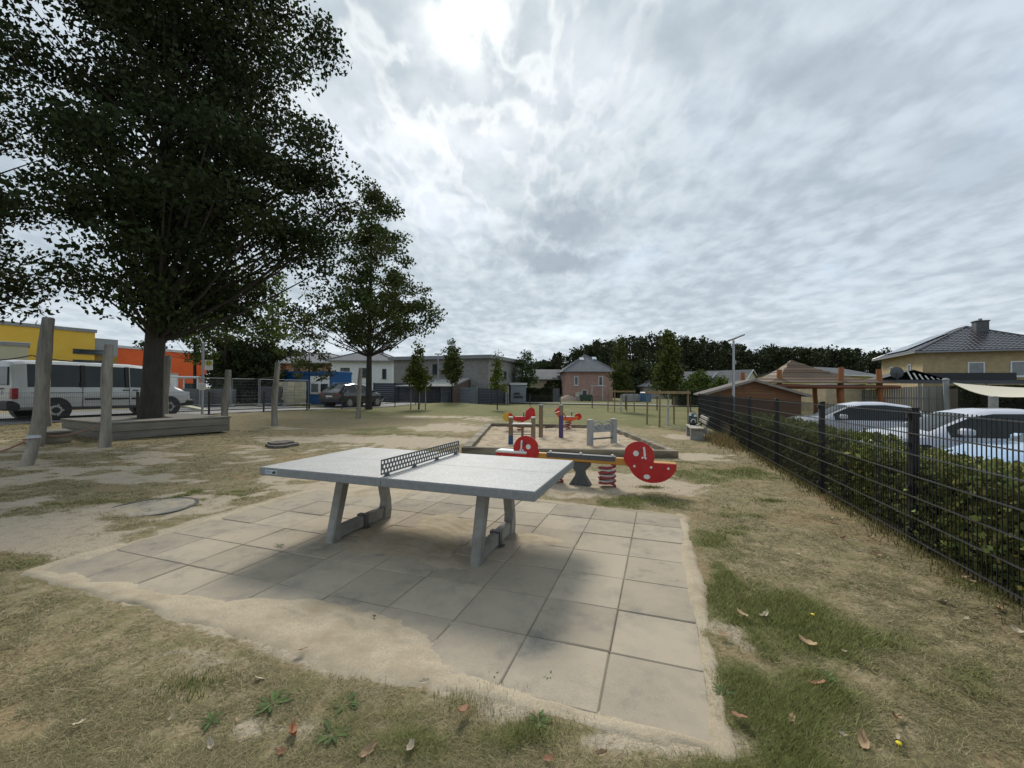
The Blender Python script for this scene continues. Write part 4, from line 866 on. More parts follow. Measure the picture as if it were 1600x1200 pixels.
# bushes in front of the wood (behind the brick house and at its right)
for (px, d, w, yt, sd, lb) in ((1005, 80, 7, 565, 71, 'broad dark green bush mass right of the brick house'), (975, 82, 5, 572, 72, 'dark green bush behind the narrow young tree'), (1060, 95, 6, 570, 73, 'dark bush below the wood behind the low grey roof'), (868, 64, 2.0, 592, 74, 'round green bush at the left wall of the brick house')):
    q = D(px, 612, d); h = d*(609-yt)/F+H; tree('bush', lb, (q.x, q.y, 0), h, [(0, w*.8), (.5, w), (.85, w*.6), (1, w*.2)], .1, 60, 70, .6 if d > 70 else .3, 1.1 if d > 70 else .5, (.036, .05, .02), sd, 'bushes around the brick house', crown0=.05, cat='bush')

# ------------------------------------------------------------------ hedge behind the fence
rs = np.random.default_rng(91); he = thing('hedge', 'clipped green beech hedge growing close behind the dark mesh fence', 'hedge', (FP0[0], FP0[1], 0), math.atan2(FD[1], FD[0]))
def hedge_leaves(x0, x1, y0, y1, top, n, ls, core, col, he, dens_near=True):
    u = rs.random(n)**1.7 if dens_near else rs.random(n); x = x0+(x1-x0)*u; tpz = top+(fbm(x*1.7, x*0+3, 4)-.5)*.26
    side = rs.random(n); z = np.where(side < .32, tpz+rs.normal(0, .025, n), tpz*rs.random(n)**.8); y = np.where(side < .32, y0+(y1-y0)*rs.random(n), np.where(side < .85, y1, y0)+rs.normal(0, .05, n)+(fbm(x*2.2, z*2.2, 3)-.5)*.36)
    p = np.stack([x, y, z], 1); v, f = leaf_cards(p, .01, 1, ls, rs, 1, 0); c = leafcol(n, 1, col, rs, .55, .5)
    link('foliage', npmesh('foliage', v, f, M_leaf, {'Col': c}), he); mb = MB(); mb.box((x0, y0+.09, -.3), (x1, y1-.09, top-.13)); part('opaque_core', mb, core, he)  # solid dark box added inside so the hedge stays opaque
M_core = mat('dark_core_fill', (.014, .014, .009), (.025, .023, .014), 25, .95, .03, 20)  # colour of the dark filler box added inside the hedges
hedge_leaves(-6, 9.6, -.98, -.16, .80, 62000, .062, M_core, (.175, .21, .065), he)
q = D(1058, 620, 40); h2 = thing('clipped_hedge', 'tall clipped box-shaped green hedge behind the back fence, left of the wooden shed', 'hedge', (q.x, q.y, 0), .12)
hedge_leaves(-.2, 3.2, -.6, .6, 1.52, 5200, .16, M_core, (.04, .055, .02), h2, False)
q = D(818, 620, 50); h3 = thing('garden_hedge', 'dark low hedge right of the garage door at the far houses', 'hedge', (q.x, q.y, 0), -.05); hedge_leaves(0, 3.4, -.5, .5, 1.6, 3500, .2, M_core, (.035, .05, .02), h3, False)

# ------------------------------------------------------------------ houses
M_rooftile = mat('grey_roof_tiles', (.12, .125, .135), (.085, .09, .098), 3, .85, .02, 26, c3=(.14, .145, .15), s3=.6, spec=.15)
M_roof_lt = mat('pale_grey_roof', (.17, .175, .185), (.135, .14, .15), 2.5, .85, .02, 22, spec=.15)
M_fascia = mat('grey_fascia', (.26, .27, .28), (.21, .22, .23), 4, .6)
M_white_tr = mat('white_trim', (.66, .67, .67), (.58, .59, .59), 5, .6)
B_grey = brickmat('grey_brick', (.25, .24, .222), (.34, .325, .30), (.3, .29, .275)); B_red = brickmat('pink_red_brick', (.36, .185, .15), (.44, .26, .215), (.34, .3, .27))
B_beige = brickmat('beige_brick', (.50, .385, .21), (.40, .305, .165), (.38, .32, .22)); B_brown = brickmat('tan_brick', (.42, .26, .165), (.34, .21, .125), (.3, .24, .18)); B_cream = brickmat('cream_brick', (.46, .38, .25), (.40, .32, .21), (.42, .36, .26), .4, .2)
def house(label, A, Bp, dep, z0, he, roof, hr=0, wall=None, rmat=None, ov=.5, wins=(), trim=None, cat='house', name='house', rt=.22, wm=None, pm=None, gwall=None):
    A = Vector(A[:2]); Bp = Vector(Bp[:2]); w = (Bp-A).length; rz = math.atan2(Bp.y-A.y, Bp.x-A.x); t = thing(name, label, cat, (A.x, A.y, z0), rz)
    t['_w'] = w; del t['_w']
    rmat = rmat or M_rooftile; trim = trim or M_fascia
    mb = MB(); mb.box((0, 0, -.6), (w, dep, he)); wl = part('wall', mb, wall, t)
    rf = MB(); o = ov
    if roof == 'flat':
        rf.box((-o, -o, he), (w+o, dep+o, he+rt)); r_ = part('roof', rf, trim, t)
        mb = MB(); mb.box((-o-.03, -o-.03, he+rt), (w+o+.03, dep+o+.03, he+rt+.05)); part('roof_edge', mb, M_white_tr, r_)
    else:
        e = [(-o, -o), (w+o, -o), (w+o, dep+o), (-o, dep+o)]; zl = he-.02; zt_ = hr
        if roof == 'hip':
            if w >= dep: rg = [(dep/2, dep/2), (max(w-dep/2, dep/2+.05), dep/2)]; top_f = [(0, 1, 5, 4), (1, 2, 5), (2, 3, 4, 5), (3, 0, 4)]
            else: rg = [(w/2, w/2), (w/2, max(dep-w/2, w/2+.05))]; top_f = [(0, 1, 4), (1, 2, 5, 4), (2, 3, 5), (3, 0, 4, 5)]
        elif roof == 'gx': rg = [(-o, dep/2), (w+o, dep/2)]; top_f = [(0, 1, 5, 4), (2, 3, 4, 5)]
        elif roof == 'gy': rg = [(w/2, -o), (w/2, dep+o)]; top_f = [(1, 2, 5, 4), (3, 0, 4, 5)]
        vs = [(*p, zl) for p in e]+[(*p, zt_) for p in rg]; k = len(vs); vs += [(p[0], p[1], p[2]-.12) for p in vs]
        fs = list(top_f)+[tuple(i+k for i in f[::-1]) for f in top_f]+[(i, i+k, (i+1) % 4+k, (i+1) % 4) for i in range(4)]
        if roof == 'gx': fs = [f for f in fs if f not in ((1, 1+k, 2+k, 2), (3, 3+k, k, 0))]+[(1, 1+k, 5+k, 5), (5, 5+k, 2+k, 2), (3, 3+k, 4+k, 4), (4, 4+k, k, 0)]
        if roof == 'gy': fs = [f for f in fs if f not in ((0, k, 1+k, 1), (2, 2+k, 3+k, 3))]+[(0, k, 4+k, 4), (4, 4+k, 1+k, 1), (2, 2+k, 5+k, 5), (5, 5+k, 3+k, 3)]
        rf.add(vs, fs); r_ = part('roof', rf, rmat, t)
        if roof in ('gx', 'gy'):
            mb = MB()
            if roof == 'gx':
                for x0, x1 in ((.0, .12), (w-.12, w)): mb.prism([(0, he), (dep, he), (dep/2, zt_-.14-(zt_-zl)*0)], x0, x1, 'x')
            else:
                for y0, y1 in ((0, .12), (dep-.12, dep)): mb.prism([(0, he), (w, he), (w/2, zt_-.14)], y0, y1, 'y')
            part('gable', mb, gwall or wall, t)
            mb = MB()
            if roof == 'gy':
                for sx in (0, 1):
                    a = e[0] if sx == 0 else e[1]; mb.tube([(a[0], -o-.03, zl-.04), (w/2, -o-.03, zt_-.04)], .09, 4)
                part('barge_board', mb, M_white_tr, r_)
        mb = MB(); mb.box((-o-.04, -o-.10, zl-.13), (w+o+.04, -o-.01, zl-.01))
        if roof in ('hip', 'gy'): mb.box((-o-.10, -o, zl-.13), (-o-.01, dep+o, zl-.01)); mb.box((w+o+.01, -o, zl-.13), (w+o+.10, dep+o, zl-.01))
        if roof == 'gy': mb = MB(); mb.box((-o-.10, -o, zl-.13), (-o-.01, dep+o, zl-.01)); mb.box((w+o+.01, -o, zl-.13), (w+o+.10, dep+o, zl-.01))
        part('gutter', mb, trim, r_)
        if roof == 'hip':
            mb = MB()
            for i, (a, b) in enumerate(((0, 4), (1, 5 if w >= dep else 4), (2, 5), (3, 4 if w >= dep else 5))): mb.tube([Vector(vs[a])+Vector((0, 0, .02)), Vector(vs[b])+Vector((0, 0, .02))], .09, 6)
            mb.tube([Vector(vs[4])+Vector((0, 0, .02)), Vector(vs[5])+Vector((0, 0, .02))], .09, 6); part('ridge_tiles', mb, rmat, r_)
    for (face, u, z, ww, hh, *k) in wins:
        wf, wp = (k[0] if k else (wm or M_wframe)), (k[1] if len(k) > 1 else (pm or M_glass)); fr = MB(); pn = MB()
        def put(m, x0, z0_, x1, z1_, d0, d1):
            if face == 'f': m.box((x0, -d1, z0_), (x1, -d0, z1_))
            elif face == 'r': m.box((w+d0, x0, z0_), (w+d1, x1, z1_))
            else: m.box((-d1, x0, z0_), (-d0, x1, z1_))
        b = .08
        put(fr, u, z, u+b, z+hh, -.05, .06); put(fr, u+ww-b, z, u+ww, z+hh, -.05, .06); put(fr, u+b, z, u+ww-b, z+b, -.05, .06); put(fr, u+b, z+hh-b, u+ww-b, z+hh, -.05, .06)
        if ww > 1.: put(fr, u+ww/2-.04, z+b, u+ww/2+.04, z+hh-b, -.05, .05)
        put(fr, u-.06, z-.06, u+ww+.06, z, -.05, .11)
        f_ = part('window', fr, wf, t); put(pn, u+b, z+b, u+ww-b, z+hh-b, -.02, .015); part('pane', pn, wp, f_)
    return t, w
def at(px, d): p = D(px, 607, d); return (p.x, p.y)
def zof(px, py, d): return D(px, py, d).z
# yellow and orange halls on the left
M_yel = mat('yellow_cladding', (.74, .46, .05), (.70, .43, .045), 1.5, .6, c3=(.76, .49, .065), s3=.7); M_org = mat('orange_cladding', (.78, .12, .015), (.72, .105, .013), 1.5, .6, c3=(.8, .13, .018), s3=.6)
M_ochre = mat('ochre_cladding', (.36, .22, .04), (.32, .19, .035), 2, .6); M_gcl = mat('grey_cladding', (.30, .315, .33), (.26, .275, .29), 2, .6); M_cream = mat('cream_render', (.47, .45, .33), (.42, .40, .29), 2, .8)
A, Bp = at(-190, 33), at(147, 44)
t, w = house('bright yellow flat-roofed hall with narrow strip windows behind the white van', A, Bp, 14, .1, zof(147, 520, 44)-.1, 'flat', wall=M_yel, ov=.12, rt=.28, cat='building', name='commercial_hall',
  wins=[('f', 0, 0, .1, .1)][:0])
for z_, u_ in ((549, 111), (566, 111)):
    a = Vector(at(u_, 42.7)); u0 = (a-Vector(A)).length; zz_ = zof(u_, z_+3.5, 42.7)-.1
    fr = MB(); fr.box((u0, -.08, zz_), (u0+2.5, .02, zz_+.08)); fr.box((u0, -.08, zz_+.42), (u0+2.5, .02, zz_+.5)); fr.box((u0, -.08, zz_+.08), (u0+.08, .02, zz_+.42)); fr.box((u0+2.42, -.08, zz_+.08), (u0+2.5, .02, zz_+.42)); f_ = part('window', fr, M_dframe, t)
    pn = MB(); pn.box((u0+.08, -.03, zz_+.08), (u0+2.42, .01, zz_+.42)); part('pane', pn, M_glass, f_)
A2, B2 = at(-150, 31), at(43, 35.5)
house('low cream block with a flat roof in front of the yellow hall', A2, B2, 3, .1, zof(43, 541, 35.5)-.1, 'flat', wall=M_cream, ov=.1, rt=.25, cat='building', name='annex')
house('small grey and ochre connecting block between the yellow and orange halls', at(147, 44.2), at(183, 46), 8, .1, zof(165, 556, 45)-.1, 'flat', wall=M_ochre, ov=.0, rt=1.75, trim=M_gcl, cat='building', name='annex')
house('bright orange flat-roofed hall with white roof edge behind the big tree trunk', at(182, 47), at(322, 56), 14, .1, zof(322, 554, 56)-.1, 'flat', wall=M_org, ov=.1, rt=.22, trim=M_white_tr, cat='building', name='commercial_hall')
house('white base storey building behind the orange hall and the front of the van', at(238, 45.5), at(278, 47.5), 1.2, .1, zof(262, 585, 46.5)-.1, 'flat', wall=M_white_wall, ov=0, rt=.1, cat='building', name='annex')
# tan brick house, white house, grey house
house('tan brick house with a grey hipped roof behind the blue container', at(398, 62), at(520, 58), 11, .1, zof(460, 567, 60)-.1, 'hip', zof(452, 551, 64)-.1, B_brown, M_roof_lt, .6,
      [('f', 4.9, 3.0, .7, 1.6), ('f', 7.1, 3.0, .7, 1.6)], wm=M_dframe)
ht, hw_ = house('white rendered house with dark windows and a grey hipped roof behind the dark car', at(517, 54), at(612, 54), 9.5, .1, zof(560, 563, 54)-.1, 'hip', zof(575, 546, 58)-.1, M_white_wall, M_roof_lt, .5,
      [('f', 1.2, 2.75, 1.15, 1.15), ('f', 3.6, 2.75, 1.1, 1.15), ('f', 6.5, 2.6, .5, 1.2)], wm=M_dframe)
mb = MB(); mb.box((4.6, 4.2, 5.2), (5.2, 4.8, 6.5)); part('chimney', mb, M_blackpl, ht)
house('long grey brick house with a flat overhanging roof behind the young trees', at(615, 46), at(763, 42), 9, .1, zof(763, 560, 42)-.1, 'flat', wall=B_grey, ov=.45, rt=.3, wm=M_dframe,
      wins=[('f', 4.85, 2.9, .62, 1.0), ('f', 5.9, 2.95, .9, .35), ('f', 8.2, 1.4, 1.0, .9), ('r', 1.4, 2.3, 1.1, 1.1), ('r', 4.0, 2.5, .7, .8), ('r', 6.6, 2.3, .7, .9), ('r', 1.4, .1, 1., 1.9), ('f', 1.5, 0.7, .5, .7)])
# lean-to awning in front of it
cp = thing('carport', 'white sloped carport roof leaning on the grey brick house', 'carport', (*at(640, 43.2), .1), math.atan2(at(763, 42)[1]-at(615, 46)[1], at(763, 42)[0]-at(615, 46)[0]))
mb = MB(); mb.add([(0, -2.4, 1.55), (6.2, -2.4, 1.55), (6.2, 1.2, 2.35), (0, 1.2, 2.1), (0, -2.4, 1.63), (6.2, -2.4, 1.63), (6.2, 1.2, 2.45), (0, 1.2, 2.2)], [(3, 2, 1, 0), (4, 5, 6, 7), (0, 1, 5, 4), (1, 2, 6, 5), (2, 3, 7, 6), (3, 0, 4, 7)]); part('roof', mb, mat('pale_awning', (.36, .36, .34), (.3, .3, .285), 4, .85, spec=.15), cp)
for x in (.2, 3.1, 6.): mb = MB(); mb.box((x-.06, -2.3, -.2), (x+.06, -2.18, 1.56)); part('post', mb, M_dframe, cp)
mb = MB(); mb.add([(6.2, -2.4, -.2), (6.2, .9, -.2), (6.2, .9, 2.3), (6.2, -2.4, 1.5), (6.28, -2.4, -.2), (6.28, .9, -.2), (6.28, .9, 2.3), (6.28, -2.4, 1.5)], [(3, 2, 1, 0), (4, 5, 6, 7), (0, 1, 5, 4), (1, 2, 6, 5), (2, 3, 7, 6), (3, 0, 4, 7)]); part('side_wall', mb, brickmat('brown_red_brick', (.13, .08, .065), (.1, .06, .05), (.16, .13, .11)), cp)
M_slate = mat('slate_cladding', (.09, .095, .105), (.07, .074, .082), 6, .7)
house('dark slate-clad house peeping out behind the grey brick house', at(797, 60), at(818, 60), 7, .1, zof(805, 569, 60)-.1, 'flat', wall=M_slate, ov=.2, rt=.15)
house('low bungalow with a long grey roof left of the brick house', at(826, 64), at(884, 64), 9, .1, zof(850, 592, 64)-.1, 'gx', zof(850, 577, 68)-.1, B_cream, M_rooftile, .4)
ht, hw_ = house('pink brick house with a grey hipped roof and two skylights in mid distance', at(884, 58), at(957.5, 58), 7.2, .0, zof(920, 579.5, 58), 'hip', zof(921, 555.5, 61.7), B_red, M_roof_lt, .42,
      [('f', 1.15, 2.05, .55, 1.25, M_white_tr), ('f', 4.45, 2.05, .6, 1.25, M_white_tr), ('f', 2.2, .2, .75, 1.25, M_white_tr), ('r', 1.5, 2.0, .6, 1.2), ('r', 4.2, 2.0, .6, 1.2)])
for (x, y, nm) in ((2.5, 1.95, 0), (4.3, 2.1, 1)):
    sl_ = (zof(921, 555.5, 61.7)-zof(920, 579.5, 58)+.02)/(min(hw_, 7.2)/2+.42); z = zof(920, 579.5, 58)+(y+.42)*sl_; mb = MB(); mb.add([(x-.3, y, z+.03), (x+.3, y, z+.03), (x+.3, y+.5, z+.03+.5*sl_), (x-.3, y+.5, z+.03+.5*sl_), (x-.3, y, z+.1), (x+.3, y, z+.1), (x+.3, y+.5, z+.1+.5*sl_), (x-.3, y+.5, z+.1+.5*sl_)], [(3, 2, 1, 0), (4, 5, 6, 7), (0, 1, 5, 4), (1, 2, 6, 5), (2, 3, 7, 6), (3, 0, 4, 7)]); part('skylight', mb, mat('skylight_glass', (.5, .52, .54), (.6, .62, .63), 3, .12, spec=.8), ht)
# building site in front of it
q = D(887, 622, 55); mb = MB(); n = 26; hp = []; 
vs = [(0, 0, .0)]; fs = []
for r_i in range(1, 7):
    for k in range(n): a = 2*math.pi*k/n; r = r_i/6; rad2 = 1+.12*math.sin(3*a+1)+.05*math.sin(7*a); hgt = .78*(1-r**1.5)+rd.uniform(-.03, .03)*(r < 1); vs.append((1.55*r*rad2*math.cos(a), 1.1*r*rad2*math.sin(a), hgt-.04*(r == 1)))
vs[0] = (0, 0, .8)
for k in range(n): fs.append((0, 1+k, 1+(k+1) % n))
for i in range(5):
    for k in range(n): a = 1+i*n+k; b = 1+i*n+(k+1) % n; fs.append((a, a+n, b+n, b))
mb.add(vs, fs); solo('sand_heap', mb, mat('heap_sand', (.36, .28, .21), (.3, .23, .17), 12, .95, .02, 20), 'heap of building sand at the left corner of the brick house', 'sand heap', (q.x, q.y, 0), 0, None, 60)
M_green = mat('dark_green_paint', (.02, .055, .035), (.03, .075, .05), 5, .5); M_blue = mat('blue_plastic', (.035, .11, .24), (.05, .14, .28), 4, .5)
q = D(915, 623, 54.5); t = thing('waste_container', 'dark green open waste container in front of the brick house door', 'container', (q.x, q.y, 0), 0)
mb = MB(); mb.add([(-.65, -.45, .12), (.65, -.45, .12), (.65, .45, .12), (-.65, .45, .12), (-.72, -.5, .8), (.72, -.5, .8), (.72, .5, .8), (-.72, .5, .8)], [(3, 2, 1, 0), (0, 1, 5, 4), (1, 2, 6, 5), (2, 3, 7, 6), (3, 0, 4, 7)]); part('body', mb, M_green, t)
mb = MB(); mb.box((-.74, -.52, .78), (.74, -.46, .84)); mb.box((-.74, .46, .78), (.74, .52, .84)); mb.box((-.74, -.46, .78), (-.68, .46, .84)); mb.box((.68, -.46, .78), (.74, .46, .84)); part('rim', mb, M_green, t)
for x in (-.5, .5): mb = MB(); mb.disc((x, .07), .08, -.3, .3, 10); part('wheel', mb, M_tyre, t)
q = D(904, 621, 56); t = thing('block_pallet', 'small pale stack of building blocks beside the green container', 'pallet', (q.x, q.y, 0), 0)
for i in range(4): mb = MB(); mb.box((-.36, -.4, .05+i*.27), (.36+rd.uniform(-.04, .04), .4, .30+i*.27), .01); part('block_layer', mb, M_cream if i % 2 else M_white_tr, t)
q = D(1009, 624, 52); t = thing('portable_toilet', 'blue portable toilet with a whitish roof on the building site', 'portable toilet', (q.x, q.y, 0), .3)
mb = MB(); mb.box((-.45, -.45, .05), (.45, .45, 1.05), .03); part('cabin', mb, M_blue, t); mb = MB(); mb.box((-.49, -.49, 1.05), (.49, .49, 1.25), .08); part('roof', mb, M_whitep, t); mb = MB(); mb.box((-.3, -.48, .08), (.3, -.452, .95)); part('door', mb, mat('blue_door', (.05, .15, .3), (.06, .17, .33), 5, .5), t)
q = D(985, 622, 53); t = thing('panel_pallet', 'stack of pale grey panels standing on a pallet right of the brick house', 'pallet', (q.x, q.y, 0), .05)
for i in range(6): mb = MB(); mb.box((-1.1+.03*rd.random(), -.5+i*.16, .1), (1.1, -.36+i*.16, .95+rd.uniform(-.05, .05))); part('panel', mb, M_gcl, t)
mb = MB(); mb.box((-1.1, -.5, 0), (1.1, .5, .1)); part('pallet_base', mb, M_oak_post, t)
t = thing('scaffold_pole', 'thin white scaffold pole frame at the front wall of the brick house', 'scaffold', (*at(925, 57.2), 0), 0)
for x in (0, 1.45): mb = MB(); mb.tube([(x, 0, -.1), (x, 0, 3.3 if x else 2.1)], .035, 6); part('upright', mb, M_white_tr, t)
for z in (2.0,): mb = MB(); mb.tube([(-.2, .05, z), (2.0, .05, z)], .03, 6); part('crossbar', mb, M_white_tr, t)
# garage, walls and fences before the grey house
M_dslat = mat('dark_fence_slats', (.035, .04, .055), (.05, .055, .072), 4, .6, stretch=(.3, 1, 6))
M_bluegr = mat('blue_grey_panel', (.21, .235, .265), (.17, .195, .225), 3, .7)
def slatfence(label, a, b, z0, h, n, m, postm, name='slat_fence', ps=2.2, gap=.012):
    A_ = Vector(a); B_ = Vector(b); w = (B_-A_).length; t = thing(name, label, 'fence', (A_.x, A_.y, z0), math.atan2(B_.y-A_.y, B_.x-A_.x)); k = max(1, round(w/ps)); sh = h/n
    for i in range(k+1): mb = MB(); x = w*i/k; mb.box((x-.05, -.02, -.2), (x+.05, .08, h+.05)); part('post', mb, postm, t)
    for i in range(k):
        for j in range(n): mb = MB(); mb.box((w*i/k+.052, 0, j*sh+.02), (w*(i+1)/k-.052, .03, (j+1)*sh-gap+.02)); part('slat', mb, m, t)
    return t
slatfence('dark blue-grey horizontal slat fence behind the lawn, below the white house', at(584, 41.5), at(687, 40.5), .1, zof(640, 599, 41)-.1, 9, M_dslat, M_dframe)
slatfence('pale blue-grey panel wall with dark stripes beside the carport', at(690, 40.4), at(746, 39.5), .1, zof(715, 605, 40)-.1, 5, M_bluegr, M_conc, 'panel_wall', 2.6, .03)
slatfence('dark gate of horizontal slats between two concrete pillars by the grey house', at(748, 39.3), at(788, 40.2), .1, zof(768, 607, 40)-.1, 6, M_dslat, M_dframe, 'gate', 1.4)
t = thing('gate_pillar', 'pale concrete gate pillar at the right end of the dark gate', 'pillar', (*at(790, 40), .1), 0); mb = MB(); mb.box((0, 0, -.2), (.32, .32, 1.55), .02); part('shaft', mb, M_conc, t); mb = MB(); mb.box((-.03, -.03, 1.55), (.35, .35, 1.63), .02); part('coping', mb, M_conc, t)
house('small pale garage with a white flat roof edge right of the gate', at(798, 44), at(822, 44), 5, .05, zof(810, 602, 44), 'flat', wall=M_bluegr, ov=.1, rt=.15, trim=M_white_tr, cat='garage', name='garage', wins=[('f', .35, .95, .6, .12, M_dframe), ('f', .35, .6, .9, .1, M_dframe)])
slatfence('brown-grey board fence right of the low garden hedge', at(849, 50), at(874, 51), .0, zof(860, 607, 50), 7, M_slate, M_dframe)
# far roofs on the right
house('low house with a grey hipped roof behind the tree stakes', at(1006, 74), at(1082, 74), 12, -.1, zof(1040, 602, 74), 'hip', zof(1040, 588, 80), B_grey, M_roof_lt, .5)
house('cream gable house with a grey roof far behind the lamp', at(1101, 74), at(1135, 80), 16, -.1, zof(1115, 601, 76), 'gy', zof(1111, 579, 76), M_cream, M_rooftile, .3, [('f', 2.1, 2.6, .5, 1.0, M_dframe), ('f', 3.6, 2.6, .5, 1.0, M_dframe)], trim=M_white_tr)
house('grey house with a small dormer gable right of the cream gable house', at(1136, 78), at(1156, 82), 14, -.1, zof(1146, 597, 79), 'gy', zof(1146, 582, 79), M_slate, M_rooftile, .25, [('f', 1., 1.6, .5, .9, M_wframe)], trim=M_white_tr)
house('tan gable house with white barge boards left of the pavilion roof', at(1157, 70), at(1190, 74), 14, -.1, zof(1170, 603, 71), 'gy', zof(1172, 576, 71), M_cream, M_rooftile, .3, trim=M_white_tr)
M_paleyel = mat('pale_yellow_render', (.50, .45, .17), (.46, .41, .15), 2, .8)
house('pale yellow house with a white roof edge right behind the pavilion', at(1306, 48), at(1375, 52), 9, -.28, zof(1340, 586, 50)+.28, 'gx', zof(1340, 574, 54)+.28, M_paleyel, M_rooftile, .4, trim=M_white_tr)
house('low yellow building with a white eave under the pavilion roof', at(1215, 36), at(1300, 36), 6, -.28, zof(1260, 609, 36)+.28, 'flat', wall=M_paleyel, ov=.2, rt=.28, trim=M_white_tr, cat='building', name='annex', wins=[('f', 1.2, .3, 1.2, 1.3, M_dframe), ('f', 2.9, .3, 1.1, 1.3, M_dframe)])
house('low cream block building behind the crooked posts of the pavilion', at(1291, 31), at(1352, 31), 6, -.28, zof(1320, 602, 31)+.28, 'flat', wall=B_cream, ov=.0, rt=.05, cat='building', name='annex')
# beige brick house with tiled hip roof
A, Bp = Vector((32.8, 34.0)), Vector((40.2, 30.4)); zE = zof(1441, 549, 34)+.28
hb, wB = house('two-storey beige brick house with a shiny dark tiled roof and chimney', A, Bp, 9.6, -.28, zE, 'hip', zof(1490, 511, 36)+.28, B_beige, mat('dark_glazed_tiles', (.045, .043, .048), (.06, .058, .064), 3, .22), .55,
      [('f', 2.62, 3.0, .95, 1.12), ('f', 4.95, 3.0, .95, 1.15), ('l', 2.2, 2.9, .7, 1.25), ('l', 6.4, 2.9, .7, 1.25)], trim=M_fascia, pm=M_glass_pale)
zr_ = zof(1490, 511, 36)+.28; zl_ = zE-.02; ov = .55
# glazed pantiles: front plane and left plane as real relief
def pantiles(p0, p1, apex_pts, nmv, cell=.30, course=.36):
    p0 = Vector(p0); p1 = Vector(p1); U = (p1-p0); wd = U.length; U.normalize(); up_ = Vector(apex_pts[0])-p0; up_ -= U*up_.dot(U); ln = up_.length; up_.normalize(); Nn = U.cross(up_)
    if Nn.z < 0: Nn = -Nn
    ul = (Vector(apex_pts[0])-p0).dot(U); ur = (Vector(apex_pts[-1])-p0).dot(U); mb = MB(); nc_ = int(ln/course)
    for r in range(nc_):
        v0, v1 = r*course, (r+1)*course+.03; f0 = v0/ln; lo = ul*f0; hi = wd+(ur-wd)*f0; k0 = int(lo/cell)+1; k1 = int(hi/cell); xs = [k0*cell+j*cell/4 for j in range((k1-k0)*4+1)]
        if len(xs) < 5: continue
        vs = []
        for x in xs:
            hgt = .035*(.5+.5*math.cos(2*math.pi*x/cell)); b = p0+U*x
            vs += [tuple(b+up_*v0+Nn*(hgt+.045)), tuple(b+up_*v1+Nn*(hgt+.012)), tuple(b+up_*v0+Nn*.0)]
        fs = []
        for i in range(len(xs)-1): a = 3*i; fs += [(a, a+3, a+4, a+1), (a+2, a+5, a+3, a)]
        mb.add(vs, fs)
    return mb
w_, d_ = wB, 9.6; R4, R5 = (w_/2, w_/2, zr_), (w_/2, max(d_-w_/2, w_/2+.05), zr_)
M_tile = mat('glazed_pantiles', (.05, .048, .053), (.065, .062, .068), 3, .2, spec=.6)
rf = [c for c in hb.children if c.name.startswith('roof')][0]
for a, b, ap in (((-ov, -ov, zl_), (w_+ov, -ov, zl_), [R4]), ((-ov, d_+ov, zl_), (-ov, -ov, zl_), [R5, R4])):
    o = part('pantiles', pantiles(a, b, ap, 0), M_tile, rf, smooth=50); o['kind'] = 'stuff'
mb = MB(); cx, cy = w_*.5+.55, w_*.5-.8; mb.box((cx-.38, cy-.38, zr_-1.2), (cx+.38, cy+.38, zr_+.28)); ch = part('chimney', mb, M_slate, rf); mb = MB(); mb.box((cx-.43, cy-.43, zr_+.28), (cx+.43, cy+.43, zr_+.36)); part('chimney_cap', mb, M_dframe, ch); mb = MB(); mb.tube([(cx, cy, zr_+.36), (cx, cy, zr_+.55)], .12, 10); part('flue', mb, M_conc, ch)
# solar panels on the left slope
sp_u = Vector((0, -1, 0)); sl_ = Vector((w_/2+ov, 0, zr_-zl_)).normalized(); nl = Vector((-sl_.z, 0, sl_.x))
for r in range(2):
    for k in range(5 if r == 0 else 4):
        o0 = Vector((-ov, d_-1.2-r*.9, zl_))+sp_u*(k*1.05)+sl_*(.55+r*1.72)+nl*.13; mb = MB(); a = o0; b = o0+sp_u*1.0; c = b+sl_*1.65; d = o0+sl_*1.65
        mb.add([a, b, c, d, a+nl*.04, b+nl*.04, c+nl*.04, d+nl*.04], [(3, 2, 1, 0), (4, 5, 6, 7), (0, 1, 5, 4), (1, 2, 6, 5), (2, 3, 7, 6), (3, 0, 4, 7)]); part('solar_panel', mb, mat('solar_cells', (.02, .022, .03), (.03, .032, .04), 5, .08, spec=.8), rf)
# dark lean-to / carport, board fence, sail shade in front of it
hl = thing('carport', 'long dark low carport roof with pale posts in front of the beige house', 'carport', (*at(1376, 29.5), -.28), math.atan2(-.30, 1))
zt_ = zof(1400, 594, 29)+.28
wl_ = (Vector(at(1600, 24.5))-Vector(at(1376, 29.5))).length+3
mb = MB(); mb.box((-.8, -.1, zt_-.22), (wl_, .06, zt_)); part('front_beam', mb, M_slate, hl); mb = MB(); mb.box((-.8, .06, zt_-.06), (wl_, 4.4, zt_+.04)); part('roof', mb, M_blackpl, hl)
mb = MB(); mb.box((4.2, 3.2, zt_+.04), (wl_, 3.3, zt_+.62)); part('dark_screen', mb, M_blackpl, hl)
for x in (-.6, 2.2, 5.8, 9.2): mb = MB(); mb.box((x-.07, -.08, -.1), (x+.07, .04, zt_-.22)); part('post', mb, M_greyp, hl)
sk = thing('gable_canopy', 'small dark gabled canopy with white slats beside the satellite dish', 'canopy', (*at(1428, 29), zt_-.28), math.atan2(-.30, 1))
mb = MB(); mb.add([(-2.2, 0, .0), (0, 0, .72), (2.0, 0, .0), (-2.2, 2, 0), (0, 2, .72), (2., 2, 0), (-2.2, 0, -.07), (2., 0, -.07), (-2.2, 2, -.07), (2., 2, -.07)], [(0, 1, 4, 3), (1, 2, 5, 4), (6, 8, 9, 7), (0, 3, 8, 6), (2, 7, 9, 5), (3, 4, 5, 9, 8)]); part('roof', mb, M_blackpl, sk)
